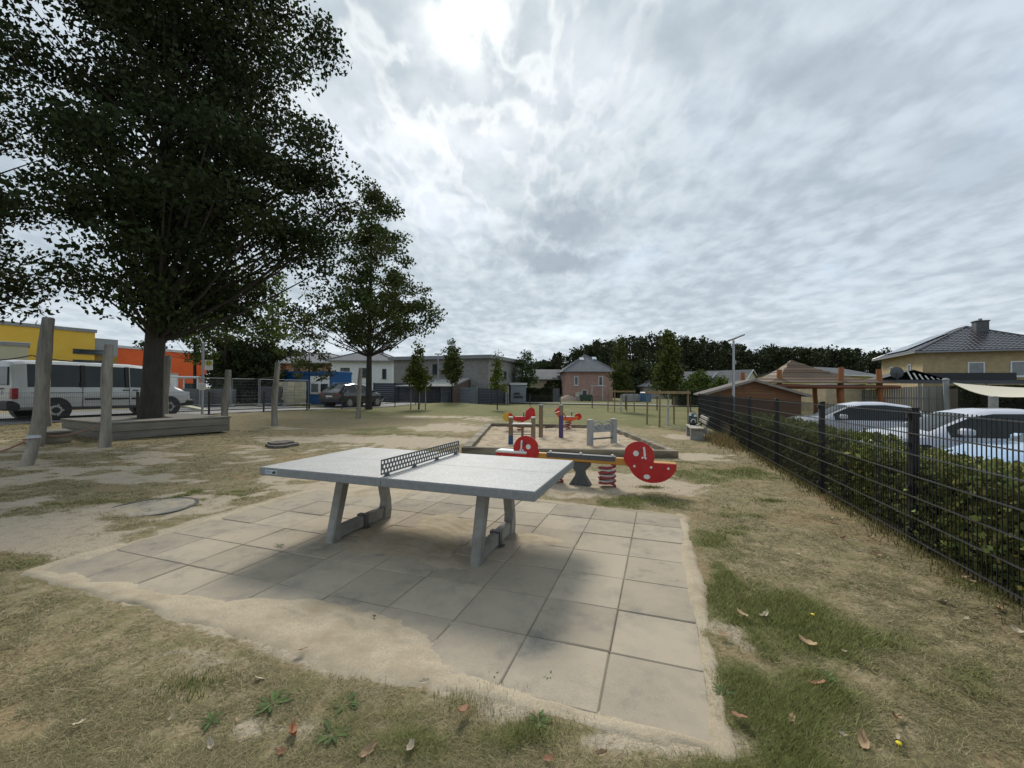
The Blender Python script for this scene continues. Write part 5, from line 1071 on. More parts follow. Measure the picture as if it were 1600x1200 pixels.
for i in range(6): mb = MB(); x = -.15+i*.3; mb.add([(x, -.03, .06), (x+.09, -.03, .06), (x-.25+.09+.1*i*.2, -.03, .6-i*.09), (x-.25+.1*i*.2, -.03, .6-i*.09), (x, .01, .06), (x+.09, .01, .06), (x-.25+.09+.1*i*.2, .01, .6-i*.09), (x-.25+.1*i*.2, .01, .6-i*.09)], [(0, 1, 2, 3), (7, 6, 5, 4), (0, 4, 5, 1), (1, 5, 6, 2), (2, 6, 7, 3), (3, 7, 4, 0)]); part('slat', mb, M_whitep, sk)
q = D(1402, 585, 28.5); t = thing('satellite_dish', 'dark satellite dish on the low carport roof', 'satellite dish', (q.x, q.y, zt_-.28), 2.6)
mb = MB(); vs = [(0, 0, .5)]; fs = []
for i in range(1, 5):
    for k in range(16): a = 2*math.pi*k/16; r = .36*i/4; vs.append((r*math.cos(a), -.12*(i/4)**2, .5+r*1.08*math.sin(a)))
for k in range(16): fs.append((0, 1+k, 1+(k+1) % 16))
for i in range(3):
    for k in range(16): a = 1+i*16+k; b = 1+i*16+(k+1) % 16; fs.append((a, a+16, b+16, b))
mb.add(vs, fs); part('reflector', mb, M_slate, t); mb = MB(); mb.tube([(0, .03, 0), (0, .03, .5)], .03, 6); mb.tube([(0, 0, .3), (0, -.4, .5)], .015, 5); part('arm', mb, M_dframe, t)
A_, B_ = Vector(at(1346, 24.5)), Vector(at(1474, 22.3)); w = (B_-A_).length; t = thing('board_fence', 'grey vertical board fence with rounded top behind the parked cars', 'fence', (A_.x, A_.y, -.28), math.atan2(B_.y-A_.y, B_.x-A_.x)); n = 34
M_board = mat('grey_fence_boards', (.225, .22, .205), (.17, .165, .155), 3, .8, .003, 20, stretch=(2, 2, .3), rnd=.14)
for i in range(n): mb = MB(); h = zof(1346, 609.5, 24.5)+.28+(zof(1474, 603, 22.3)-zof(1346, 609.5, 24.5))*math.sin(i/n*math.pi/2)+rd.uniform(-.01, .01); mb.box((i*w/n+.006, 0, 0), ((i+1)*w/n-.006, .025, h)); part('board', mb, M_board, t)
for z in (.4, 1.4): mb = MB(); mb.box((0, .026, z), (w, .06, z+.09)); part('rail', mb, M_board, t)
q = D(1478, 632, 22); t = thing('sail_post', 'round grey wooden pole holding one corner of the cream shade sail', 'pole', (q.x, q.y, -.28), 0); mb = MB(); zt2 = zof(1478, 594, 22)+.28; mb.tube([(.1, 0, -.1), (0, 0, zt2)], [.13, .12], 12); part('shaft', mb, M_greyp, t); mb = MB(); mb.ball((0, 0, zt2+.02), .15, 10, 6, (1, 1, .6)); part('pole_cap', mb, M_gcl, t)
q = D(1552, 628, 17); t = thing('sail_post', 'short pale concrete post below the lowest corner of the shade sail', 'pole', (q.x, q.y, -.28), 0); mb = MB(); mb.box((-.1, -.1, -.1), (.1, .1, zof(1552, 619, 17)+.28), .02); part('shaft', mb, M_conc, t)
a, b, c, d = D(1489, 598, 21.5), D(1553, 619.5, 17), D(1680, 612, 17.5), D(1680, 606, 24); mb = MB(); n = 10; vs = []; fs = []
for i in range(n+1):
    for j in range(n+1):
        u, v = i/n, j/n; p = a*(1-u)*(1-v)+b*u*(1-v)+c*u*v+d*(1-u)*v; p = p+Vector((0, 0, -.35*u*(1-u)*4*.3-.35*v*(1-v)*4*.3)); vs.append(p-a)
for i in range(n):
    for j in range(n): k = i*(n+1)+j; fs.append((k, k+n+1, k+n+2, k+1))
k = len(vs); mb.add(vs+[v+Vector((0, 0, -.02)) for v in vs], fs+[tuple(q+k for q in f[::-1]) for f in fs]); solo('shade_sail', mb, mat('cream_canvas', (.60, .555, .44), (.55, .51, .40), 6, .8), 'cream triangular shade sail stretched above the parked cars', 'shade sail', a, 0, None, 60)
q = D(1484, 620, 26); h4 = thing('garden_hedge', 'dark rounded hedge below the shade sail behind the cars', 'hedge', (q.x, q.y, -.28), -.3); hedge_leaves(0, 12, -.8, .8, zof(1530, 604, 25)+.28, 9000, .17, M_core, (.03, .042, .016), h4, False)
# wooden shed
A_, B_ = Vector(at(1106, 21.5)), Vector(at(1252, 20.2)); M_shed = mat('red_brown_boards', (.20, .085, .03), (.15, .062, .022), 4, .6, .003, 20, stretch=(.3, 2, 8), rnd=.1)
w = (B_-A_).length; t = thing('garden_shed', 'red-brown wooden shed with a low gable roof behind the lamp post', 'shed', (A_.x, A_.y, -.28), math.atan2(B_.y-A_.y, B_.x-A_.x)); zE2 = zof(1106, 615, 21.5)+.28; zA = zof(1176, 595, 20.8)+.28; dp = 4.
nbrd = 9
for i in range(nbrd):
    z0_ = i*.14*1.0; z1_ = z0_+.134
    if z0_ >= zA-.1: break
    def half(z): return w/2 if z < zE2 else max(0, (w/2)*(1-(z-zE2)/(zA-zE2)))
for i in range(int(zA/.13)):
    z0_, z1_ = i*.13, i*.13+.124
    def half(z): return w/2 if z < zE2 else max(.02, (w/2)*(1-(z-zE2)/(zA-zE2)))
    a0, a1 = half(z0_), half(z1_); mb = MB(); mb.prism([(w/2-a0, z0_), (w/2+a0, z0_), (w/2+a1, z1_), (w/2-a1, z1_)], 0, .03); part('board', mb, M_shed, t)
mb = MB(); mb.box((0, .03, 0), (w, dp, zE2)); part('wall', mb, M_shed, t)
for s in (0, 1):
    mb = MB(); e = -.35 if s == 0 else w+.35; sl2 = (zA-zE2)/(w/2); ze = zE2-.35*sl2; mb.add([(e, -.35, ze), (w/2, -.35, zA), (w/2, dp+.3, zA), (e, dp+.3, ze), (e, -.35, ze+.08), (w/2, -.35, zA+.08), (w/2, dp+.3, zA+.08), (e, dp+.3, ze+.08)], [(0, 1, 2, 3), (7, 6, 5, 4), (0, 4, 5, 1), (1, 5, 6, 2), (2, 6, 7, 3), (3, 7, 4, 0)] if s else [(3, 2, 1, 0), (4, 5, 6, 7), (1, 5, 4, 0), (2, 6, 5, 1), (3, 7, 6, 2), (0, 4, 7, 3)]); r_ = part('roof', mb, mat('roofing_felt', (.10, .085, .075), (.13, .115, .10), 6, .9), t)
    mb = MB(); mb.add([(e, -.38, ze-.03), (w/2, -.38, zA-.03), (w/2, -.36, zA-.03), (e, -.36, ze-.03), (e, -.38, ze+.09), (w/2, -.38, zA+.09), (w/2, -.36, zA+.09), (e, -.36, ze+.09)], [(3, 2, 1, 0), (4, 5, 6, 7), (0, 1, 5, 4), (1, 2, 6, 5), (2, 3, 7, 6), (3, 0, 4, 7)]); part('barge_board', mb, mat('pale_barge', (.2, .17, .14), (.26, .23, .2), 5, .8), r_)
# pavilion with organic plank roof
cp_ = D(1262, 600, 25.5); pvn = thing('wooden_pavilion', 'pavilion with crooked orange-brown posts and a low twisted plank roof', 'pavilion', (cp_.x, cp_.y, -.28), -.15)
M_pl = mat('brown_roof_planks', (.17, .115, .075), (.12, .08, .05), 4, .75, .004, 25, stretch=(.3, 3, 3), rnd=.3); M_op = mat('orange_brown_log', (.30, .115, .03), (.24, .085, .022), 5, .6, .004, 15, stretch=(1, 1, .2))
apx = Vector((-.9, 0, zof(1238, 565, 25.5)+.28)); zE3 = zof(1262, 600, 25.5)+.28
corners = [Vector((-2.9, -1.9, zE3-.05)), Vector((3.6, -1.9, zE3-.02)), Vector((3.4, 2.6, zE3+.1)), Vector((-2.6, 2.6, zE3+.1))]
for s in range(4):
    a, b = corners[s], corners[(s+1) % 4]; nn_ = 13
    for i in range(nn_):
        t0, t1 = i/nn_, (i+1)/nn_+.02; sagc = lambda t: -.28*math.sin(math.pi*t)
        lf_ = rd.uniform(.05, .10); pts = [a.lerp(apx, t0)+Vector((0, 0, sagc(t0)+lf_)), b.lerp(apx, t0)+Vector((0, 0, sagc(t0)+lf_)), b.lerp(apx, min(1, t1))+Vector((0, 0, sagc(t1)+.05)), a.lerp(apx, min(1, t1))+Vector((0, 0, sagc(t1)+.05))]
        ex = (b-a).normalized()*rd.uniform(-.06, .1); pts[0] = pts[0]-ex; pts[3] = pts[3]-ex; mb = MB(); mb.add([p for p in pts]+[p+Vector((0, 0, .05)) for p in pts], [(3, 2, 1, 0), (4, 5, 6, 7), (0, 1, 5, 4), (1, 2, 6, 5), (2, 3, 7, 6), (3, 0, 4, 7)]); part('roof_plank', mb, M_pl, pvn)
for (x, y, h, lean) in ((.95, -1.5, zof(1287, 574, 24)+.28, .12), (2.9, -1.5, zof(1340, 577, 24)+.28, -.1), (-2.1, -1.2, zof(1194, 577, 24.3)+.28, .05), (-2.9, 2., zof(1168, 581, 27)+.28, -.05), (1.5, 2.2, 2.2, 0), (2.9, 2.2, 2.2, 0)):
    mb = MB(); mb.tube([(x-lean, y, -.1), (x-lean*.2+.07, y, h*.35), (x+.0, y, h*.7), (x+lean*.3, y, h)], [.15, .14, .14, .13], 9, jit=.05); part('post', mb, M_op, pvn)
for (y, x0, x1) in ((-1.75, -2.9, 3.75), (2.4, -2.6, 3.7)): mb = MB(); mb.tube([(x0, y, zE3-.12), ((x0+x1)/2, y, zE3-.18), (x1, y, zE3-.16)], [.1, .11, .09], 8); part('edge_log', mb, mat('red_brown_log', (.2, .07, .035), (.16, .055, .03), 5, .6), pvn)

# ------------------------------------------------------------------ vehicles
def car(name, label, cat, loc, rz, sc, st, paint, glass, wheels, wr, hw, side_glass, scr, clad=None, group=None):
    """st: stations (x, zbottom, zbelt, ztop, halfwidth, roof halfwidth); side_glass / scr: list of (x0, x1) spans that are glazed"""
    t = thing(name, label, cat, loc, rz, group); t.scale = (sc,)*3
    xs = []
    for i in range(len(st)-1):
        n = max(1, int((st[i+1][0]-st[i][0])/.11)); xs += [st[i][0]+(st[i+1][0]-st[i][0])*k/n for k in range(n)]
    xs.append(st[-1][0]); extra = [v for ab in side_glass+scr for v in ab]; xs = sorted(set(round(x, 3) for x in xs+extra)); arr = np.array(st)
    def S_(x): return [np.interp(x, arr[:, 0], arr[:, k]) for k in range(1, 6)]
    rings = []
    for x in xs:
        zb, zl, zt, w, wt = S_(x); hgt = zt-zl
        rings.append([(x, w*.80, zb), (x, w*.97, zb+.10), (x, w, zb+(zl-zb)*.55), (x, w*.985, zl-.06), (x, w*.965, zl), (x, wt+.01, zl+hgt*.86), (x, wt*.90, zl+hgt*.97), (x, wt*.55, zt+.012), (x, 0, zt+.02)])
    m = len(rings[0]); full = [r+[(p[0], -p[1], p[2]) for p in r[-2::-1]] for r in rings]; M2 = 2*m-1
    body, gl = MB(), MB(); bv = [p for r in full for p in r]; bf = []; gf = []
    def ins(a, b, L_): return any(a >= q[0]-1e-3 and b <= q[1]+1e-3 for q in L_)
    for i in range(len(xs)-1):
        sg = ins(xs[i], xs[i+1], side_glass); sr = ins(xs[i], xs[i+1], scr)
        for k in range(M2-1):
            kk = k if k < m-1 else M2-2-k; f = (i*M2+k, (i+1)*M2+k, (i+1)*M2+k+1, i*M2+k+1)
            if (sg and kk == 4) or (sr and kk in (6, 7)): gf.append(f)
            else: bf.append(f)
    bf += [tuple(range(M2-1, -1, -1)), tuple((len(xs)-1)*M2+k for k in range(M2))]
    bf.append(tuple([0, M2-1] + [])) if False else None
    body.add(bv, bf); b = part('body', body, paint, t, smooth=38)
    gl.add(bv, gf)
    mods = part('glazing', gl, glass, t, smooth=40); me = mods.data
    used = sorted({i for f in gf for i in f}); mp = {i: k for k, i in enumerate(used)}; me2 = bpy.data.meshes.new('glazing'); me2.from_pydata([bv[i] for i in used], [], [tuple(mp[i] for i in f) for f in gf]); me2.materials.append(glass); mods.data = me2
    for wx in wheels:
        for s in (-1, 1):
            y0, y1 = sorted((s*(hw-.20), s*(hw+.004))); mb = MB(); mb.disc((wx, wr*1.06), wr*1.22, *sorted((s*(hw-.3), s*(hw+.006))), 26); part('wheel_arch', mb, M_blackpl, t)
            mb = MB(); mb.tube([(wx, y0, wr), (wx, y0+.03, wr), (wx, y1-.02, wr), (wx, y1+.012, wr)] if True else [], [wr*.9, wr, wr, wr*.93], 26); wh = part('wheel', mb, M_tyre, t, smooth=50)
            mb = MB(); yo = s*(hw+.018); yi = s*(hw-.01); mb.disc((wx, wr), wr*(.62 if cat != 'van' else .5), *sorted((yi, yo-.006*s)), 24)
            for q in range(5): a = 2*math.pi*q/5; mb.M = Matrix.Translation((wx, 0, wr)) @ Matrix.Rotation(a, 4, 'Y'); mb.box((.03, min(yo-.007*s, yo+.008*s), -.03), (wr*.6, max(yo-.007*s, yo+.008*s), .03))
            mb.M = Matrix.Identity(4); part('rim', mb, M_rim, wh)
    return t
def bxp(t, nm, a, b, m, bev=.01): mb = MB(); mb.box(a, b, bev); return part(nm, mb, m, t)
M_vanw = mat('white_van_paint', (.54, .56, .56), (.49, .51, .51), 2, .28, coat=.5); M_carw = mat('white_car_paint', (.56, .57, .63), (.53, .54, .60), 2, .22, coat=.8); M_carb = mat('light_blue_car_paint', (.30, .44, .62), (.27, .41, .60), 2, .22, coat=.8); M_carblk = mat('black_car_paint', (.012, .012, .014), (.018, .018, .02), 2, .18, coat=.9)  # white cars: bluish sheen put into the paint colour
# van
VS = 1.09; vdir = RDv; a1 = D(88, 600, 15.4); vz = .25
Lv, hwv = 5.29, .95
van_st = [(0, .42, 1.10, 1.80, .88, .74), (.05, .36, 1.10, 1.90, .93, .80), (.25, .36, 1.10, 1.955, .95, .83), (1.2, .34, 1.10, 1.975, .95, .84), (3.2, .34, 1.10, 1.965, .95, .83), (3.75, .34, 1.08, 1.93, .95, .81), (4.05, .34, 1.06, 1.80, .95, .79), (4.65, .36, 1.02, 1.14, .94, .80), (4.95, .38, .96, 1.04, .91, .74), (5.2, .40, .82, .92, .84, .62), (5.29, .46, .70, .78, .76, .52)]
rz = math.atan2(vdir[1], vdir[0]); off = Vector((vdir[0], vdir[1], 0))
nrmv = Vector((-vdir[1], vdir[0], 0))                      # left of the van
org = Vector((a1.x, a1.y, vz))-off*(.98*VS)+nrmv*(hwv*VS)
van = car('parked_van', 'white passenger van with tinted side windows parked behind the rope posts', 'van', org, rz, VS, van_st, M_vanw, M_glass_car, (.98, 4.38), .335, .95, [(.32, 2.95), (3.06, 3.98)], [(4.05, 4.65)])
for x_ in (.98, 4.38):
    for s in (-1, 1): mb = MB(); mb.disc((x_, .335), .10, *sorted((s*.95, s*.985)), 16); part('hub_cap', mb, M_blackpl, van)
for x_ in (1.62, 2.9):
    for s in (-1, 1): mb = MB(); y0, y1 = (.80, .965) ; mb.add([(x_, s*.955, 1.1), (x_+.12, s*.955, 1.1), (x_+.12, s*.875, 1.86), (x_, s*.875, 1.86), (x_, s*.90, 1.1), (x_+.12, s*.90, 1.1), (x_+.12, s*.82, 1.86), (x_, s*.82, 1.86)], [(0, 1, 2, 3), (7, 6, 5, 4), (0, 4, 5, 1), (1, 5, 6, 2), (2, 6, 7, 3), (3, 7, 4, 0)]); part('window_pillar', mb, M_blackpl, van)
bxp(van, 'rear_window', (-.035, -.66, 1.15), (.02, .66, 1.74), M_glass_car, .012); bxp(van, 'rear_bumper', (-.13, -.92, .36), (.16, .92, .66), M_blackpl, .04); bxp(van, 'front_bumper', (4.82, -.86, .34), (5.36, .86, .62), M_blackpl, .05)
bxp(van, 'plate', (-.03, -.26, .86), (.012, .26, .98), M_whitep, .004); bxp(van, 'boot_handle', (-.035, -.35, 1.02), (.012, .35, 1.06), M_blackpl, .004)
for s in (-1, 1):
    y0, y1 = sorted((s*.80, s*.945)); bxp(van, 'tail_lamp', (-.03, y0, .72), (.11, y1, 1.06), M_taill, .012)
    y0, y1 = sorted((s*.55, s*.87)); bxp(van, 'headlamp', (4.98, y0, .74), (5.2, y1, .93), M_headl, .03)
    y0, y1 = sorted((s*.94, s*.975)); bxp(van, 'rub_strip', (1.72, y0, .66), (3.0, y1, .72), M_blackpl, .004); bxp(van, 'rub_strip', (3.1, y0, .66), (3.95, y1, .72), M_blackpl, .004); bxp(van, 'sill', (1.35, s*.93-.02, .33), (4.0, s*.93+.02, .40), M_blackpl, .005)
    for x in (2.82, 3.12): bxp(van, 'door_handle', (x, min(s*.94, s*.972), .98), (x+.2, max(s*.94, s*.972), 1.015), M_blackpl, .004)
    y0, y1 = sorted((s*.93, s*1.16)); bxp(van, 'mirror', (4.0, y0, 1.08), (4.14, y1, 1.30), M_blackpl, .03)
    y0, y1 = sorted((s*.944, s*.954)); bxp(van, 'slide_rail', (.4, y0, .90), (1.7, y1, .92), M_blackpl, .002)
    for x in (1.66, 3.02): bxp(van, 'door_gap', (x, min(s*.942, s*.953), .42), (x+.012, max(s*.942, s*.953), 1.08), M_blackpl, 0)
    y0, y1 = sorted((s*.88, s*.945)); bxp(van, 'pillar_cover', (1.60, y0, 1.1), (1.72, y1-.0, 1.28), M_blackpl, .01)
# dark crossover with its tail towards us
suv_st = [(0, .42, .86, .95, .80, .66), (.06, .34, .92, 1.02, .86, .68), (.30, .30, .96, 1.18, .90, .66), (.78, .28, .98, 1.50, .91, .62), (1.5, .26, .97, 1.575, .92, .64), (2.3, .26, .96, 1.56, .92, .64), (2.75, .26, .95, 1.46, .92, .64), (3.45, .28, .92, 1.02, .91, .74), (4.0, .30, .86, .94, .88, .66), (4.32, .34, .72, .80, .80, .55), (4.42, .42, .62, .68, .70, .45)]
a1 = D(547, 600, 29.5); org = Vector((a1.x, a1.y, Z1(a1.x, a1.y)*0+.085))-off*(.82*1.09)+nrmv*(.9*1.09)
cx_ = car('parked_car', 'black crossover car parked on the road behind the leaning log post', 'car', org, rz, 1.09, suv_st, M_carblk, M_glass_car, (.82, 3.52), .345, .90, [(.8, 1.55), (1.62, 2.72), (2.78, 3.2)], [(.34, .78), (2.75, 3.45)])
bxp(cx_, 'rear_bumper', (-.05, -.8, .36), (.2, .8, .62), M_blackpl, .05); bxp(cx_, 'plate', (-.012, -.26, .70), (.06, .26, .80), M_whitep, .004); bxp(cx_, 'roof_panel', (1.0, -.5, 1.565), (2.4, .5, 1.607), mat('silver_roof', (.3, .31, .32), (.26, .27, .28), 3, .25), .015)
for s in (-1, 1):
    y0, y1 = sorted((s*.5, s*.84)); bxp(cx_, 'tail_lamp', (-.01, y0, .84), (.12, y1, .92), M_taill, .01); bxp(cx_, 'roof_rail', (.9, s*.6-.02, 1.57), (2.6, s*.6+.02, 1.61), M_galv, .006); y0, y1 = sorted((s*.9, s*1.06)); bxp(cx_, 'mirror', (2.95, y0, .98), (3.12, y1, 1.12), M_blackpl, .02)
# cars nosed in behind the hedge (x = rear, nose at +x; placed with the nose towards the fence)
cst = [(0, .36, .78, .86, .72, .55), (.08, .28, .84, .92, .82, .62), (.35, .26, .90, 1.0, .87, .66), (.95, .24, .92, 1.36, .89, .60), (1.6, .22, .92, 1.455, .90, .62), (2.2, .22, .91, 1.44, .90, .62), (2.55, .22, .90, 1.36, .90, .63), (3.25, .24, .88, .97, .89, .72), (3.8, .26, .82, .91, .86, .66), (4.15, .28, .70, .79, .78, .55), (4.28, .34, .58, .66, .66, .42)]
def nosed(tip, rzd, paint, label, sc=1.):
    d = Vector((math.cos(rzd), math.sin(rzd), 0)); o = Vector((tip[0], tip[1], -.285))-d*(4.28*sc)
    t = car('parked_car', label, 'car', o, rzd, sc, cst, paint, M_glass_car, (.72, 3.42), .315, .875, [(.75, 3.0)], [(.37, .93), (2.58, 3.25)], group='light cars parked behind the hedge')
    for s in (-1, 1):
        y0, y1 = sorted((s*.88, s*1.08)); bxp(t, 'mirror', (2.72, y0, .92), (2.90, y1, 1.08), paint, .04); y0, y1 = sorted((s*.862, s*.90)); bxp(t, 'door_handle', (1.6, y0, .80), (1.8, y1, .83), paint, .006); bxp(t, 'window_seal', (.8, s*.865-.01, .895), (3.0, s*.865+.012, .915), M_blackpl, 0)
        y0, y1 = sorted((s*.42, s*.74)); bxp(t, 'headlamp', (3.98, y0, .62), (4.2, y1, .76), M_headl, .03)
    for s in (-1, 1):
        for x in (1.5, 2.62):
            y0, y1 = sorted((s*.868, s*.8785)); bxp(t, 'door_gap', (x, y0, .34), (x+.012, y1, .86), M_blackpl, 0)
    bxp(t, 'grille', (4.2, -.36, .42), (4.31, .36, .58), M_blackpl, .01); bxp(t, 'number_plate', (4.29, -.26, .36), (4.325, .26, .46), M_whitep, .004)
    for y in (-.3, .25): mb = MB(); mb.tube([(3.22, y, .985), (3.12, y+.34, 1.05)], .008, 4); part('wiper', mb, M_blackpl, t)
    return t
cdir = math.atan2(.293, -.956)
nosed((9.45, 14.9), cdir-.05, M_carw, 'white car with dark side windows parked behind the hedge, farthest of the three')
nosed((8.0, 9.9), cdir-.02, M_carw, 'white car with a big pale windscreen parked behind the hedge between the other two')
nosed((7.40, 7.1), cdir, M_carb, 'light blue bonnet of a car at the picture edge behind the hedge')

# ------------------------------------------------------------------ bench, lamp, bus stop, site fence, container
M_bslat = mat('pale_bench_slat', (.36, .34, .29), (.27, .25, .21), 6, .8, .003, 20, stretch=(.3, 2, 2), rnd=.1); bp = Vector((5.62, 12.95, 0)); bn = thing('bench', 'weathered wooden slat bench on concrete feet beside the fence, its back to the fence', 'bench', (bp.x, bp.y, 0), math.atan2(FD[1], FD[0]))
for x in (.08, 1.32): mb = MB(); mb.box((x-.09, -.2, -.05), (x+.09, .17, .33), .012); mb.box((x-.05, -.30, .20), (x+.05, -.2, .40), .01); part('concrete_foot', mb, M_conc, bn)
for y in (.1, .0, -.1, -.2): mb = MB(); mb.box((-.1, y-.01, .332), (1.5, y+.076, .372), .006); part('seat_slat', mb, M_bslat, bn)
for z, y in ((.48, -.265), (.60, -.305)): mb = MB(); mb.box((-.1, y-.02, z), (1.5, y+.02, z+.095), .006); part('back_slat', mb, M_bslat, bn)
for x in (.1, 1.3): mb = MB(); mb.add([(x-.03, -.24, .33), (x+.03, -.24, .33), (x+.03, -.29, .33), (x-.03, -.29, .33), (x-.03, -.335, .72), (x+.03, -.335, .72), (x+.03, -.385, .72), (x-.03, -.385, .72)], [(3, 2, 1, 0), (4, 5, 6, 7), (0, 1, 5, 4), (1, 2, 6, 5), (2, 3, 7, 6), (3, 0, 4, 7)]); part('back_strut', mb, M_steel_dk, bn)
M_teal = mat('teal_fabric', (.055, .10, .105), (.04, .075, .08), 20, .85); bgp = bp+Vector((FD[0], FD[1], 0))*1.22+Vector((-FN[0], -FN[1], 0))*-.02
bg_ = thing('backpack', 'teal and white patterned backpack standing on the far end of the bench', 'backpack', (bgp.x, bgp.y, .373), math.atan2(FD[1], FD[0]))
mb = MB(); mb.box((-.08, -.13, 0), (.08, .13, .38), .045); part('bag_body', mb, M_teal, bg_, smooth=60); mb = MB(); mb.box((-.15, -.12, .02), (-.085, .12, .22), .03); part('front_pocket', mb, M_dark, bg_)
mb = MB(); mb.tube([(-.155, .07*math.cos(a), .12+.07*math.sin(a)) for a in np.linspace(-.4, math.pi+.4, 12)], .014, 6); part('white_ring', mb, M_whitep, bg_); mb = MB(); mb.box((-.10, -.11, .27), (-.088, -.02, .34), .004); mb.box((-.10, .05, .30), (-.088, .13, .39), .004); part('white_patch', mb, M_whitep, bg_); mb = MB(); mb.tube([(0, -.05, .4), (0, -.03, .45), (0, .03, .45), (0, .05, .4)], .012, 6); part('loop', mb, M_dark, bg_)
lp = D(1146, 640, 17.0); ll = thing('street_lamp', 'slim grey street lamp with a tilted flat panel head behind the fence', 'street lamp', (lp.x, lp.y, -.28), .1); zt3 = zof(1145, 532, 17)+.28
mb = MB(); mb.tube([(0, 0, -.1), (0, 0, 1.2), (0, 0, zt3)], [.055, .055, .04], 12); part('pole', mb, M_galv, ll, smooth=60); mb = MB(); mb.M = Matrix.Translation((-.12, 0, zt3)) @ Matrix.Rotation(-.38, 4, 'Y'); mb.box((-.02, -.14, 0), (.56, .14, .045), .01); hd = part('lamp_head', mb, M_steel_dk, ll); mb = MB(); mb.M = Matrix.Translation((-.12, 0, zt3)) @ Matrix.Rotation(-.38, 4, 'Y'); mb.box((.0, -.12, -.012), (.2, .12, 0)); part('light_panel', mb, M_plate_lt, hd); mb = MB(); mb.box((.04, -.04, zt3-.95), (.09, .04, zt3-.8), .006); part('sensor_box', mb, M_gcl, ll)
lp = D(684, 624, 42); ll = thing('street_lamp', 'thin grey street lamp pole in front of the grey brick house', 'street lamp', (lp.x, lp.y, .1), .0); zt3 = zof(684, 554, 42)-.1
mb = MB(); mb.tube([(0, 0, -.1), (0, 0, zt3)], [.07, .05], 10); part('pole', mb, M_galv, ll); mb = MB(); mb.box((-.35, -.1, zt3), (.25, .1, zt3+.1), .02); part('lamp_head', mb, M_gcl, ll)
q = D(316, 649, 18.6); bs = thing('bus_stop_sign', 'bus stop pole with a white plate bearing a green H in a yellow disc', 'bus stop sign', (q.x, q.y, .2), .32); zt4 = zof(318, 535, 18.6)-.2
mb = MB(); mb.tube([(0, 0, -.2), (0, 0, zt4)], .048, 12); part('pole', mb, M_galv, bs, smooth=60)
zc_ = zof(320, 570, 18.6)-.2; mb = MB(); mb.box((.06, -.012, zc_-.22), (.36, .012, zc_+.22), .004); pl_ = part('sign_plate', mb, M_whitep, bs)
M_hy = mat('sign_yellow', (.62, .50, .04), (.58, .46, .04), 10, .5); M_hg = mat('sign_green', (.02, .14, .05), (.02, .12, .045), 10, .5)
mb = MB(); mb.disc((.21, zc_+.08), .115, -.018, -.013, 28); part('green_ring', mb, M_hg, pl_); mb = MB(); mb.disc((.21, zc_+.08), .092, -.022, -.0185, 28); part('yellow_disc', mb, M_hy, pl_)
mb = MB(); x, z = .21, zc_+.08; mb.box((x-.05, -.027, z-.055), (x-.025, -.0225, z+.055)); mb.box((x+.025, -.027, z-.055), (x+.05, -.0225, z+.055)); mb.box((x-.025, -.027, z-.012), (x+.025, -.0225, z+.012)); part('letter_h', mb, M_hg, pl_)
mb = MB(); zq = zof(318, 604, 18.6)-.2; mb.box((-.12, -.07, zq-.15), (.12, -.05, zq+.15), .005); tt = part('timetable_case', mb, M_whitep, bs); mb = MB(); [mb.box((-.09, -.073, zq-.10+k*.035), (.09, -.0705, zq-.09+k*.035)) for k in range(6)]; part('printed_lines', mb, M_gcl, tt)
# site fence of galvanised panels across the road
p0, p1 = Vector(at(262, 25.5)), Vector(at(484, 31.6)); w = (p1-p0).length; k = 5
for i in range(k):
    a = p0+(p1-p0)*(i/k); t = thing('site_fence_panel', 'galvanised site fence panel across the road, number %s of the row from the van end' % ('first second third fourth fifth'.split()[i]), 'fence panel', (a.x, a.y, Z1(a.x, a.y)), math.atan2(p1.y-p0.y, p1.x-p0.x), 'site fence panels across the road')
    t['label'] = ['galvanised site fence panel standing right beside the front of the van', 'galvanised site fence panel in front of the concrete blocks by the bus stop', 'galvanised site fence panel in front of the dark shrubs', 'galvanised site fence panel between the dark shrubs and the cream pallets', 'galvanised site fence panel in front of the cream block pallets'][i]
    W1 = w/k-.08; mb = MB()
    for x in (0, W1): mb.tube([(x, 0, .06), (x, 0, 1.86)], .021, 7)
    for z in (.14, 1.84): mb.tube([(0, 0, z), (W1, 0, z)], .019, 7)
    part('tube_frame', mb, M_galv, t); mb = MB()
    for j in range(1, 26): x = W1*j/26; mb.tube([(x, 0, .14), (x, 0, 1.84)], .0022, 3, False)
    for j in range(1, 9): z = .14+1.7*j/9; mb.tube([(0, .004, z), (W1, .004, z)], .0022, 3, False)
    m_ = part('wire_mesh', mb, M_galv, t); m_['kind'] = 'stuff'
    for x in ((0, W1) if i == k-1 else (0,)): mb = MB(); mb.box((x-.1, -.34, -.02), (x+.1, .34, .1), .02); part('foot_block', mb, M_conc, t)
ct = thing('site_container', 'bright blue site office container with a white window wall behind the pallets', 'container', (*at(432, 36.5), .1), math.atan2(at(517, 34.5)[1]-at(432, 36.5)[1], at(517, 34.5)[0]-at(432, 36.5)[0])); w = (Vector(at(517, 34.5))-Vector(at(432, 36.5))).length; hc = zof(480, 580, 35.5)-.1
M_cblue = mat('container_blue', (.012, .105, .30), (.01, .09, .26), 3, .5)
mb = MB(); n = 34
for j in range(n): x0 = w*.64*j/n; mb.box((x0, .02 if j % 2 else 0, .05), (w*.64*(j+1)/n, 2.4, hc-.12))
mb.box((w*.64, .03, .05), (w, 2.4, hc-.12)); part('shell', mb, M_cblue, ct); mb = MB(); mb.box((-.03, -.05, hc-.26), (w+.03, 2.45, hc), .02); part('roof_rim', mb, M_cblue, ct)
mb = MB(); mb.box((w*.635, -.02, .85), (w*.975, .03, hc-.42)); ww_ = part('window_wall', mb, M_white_wall, ct)
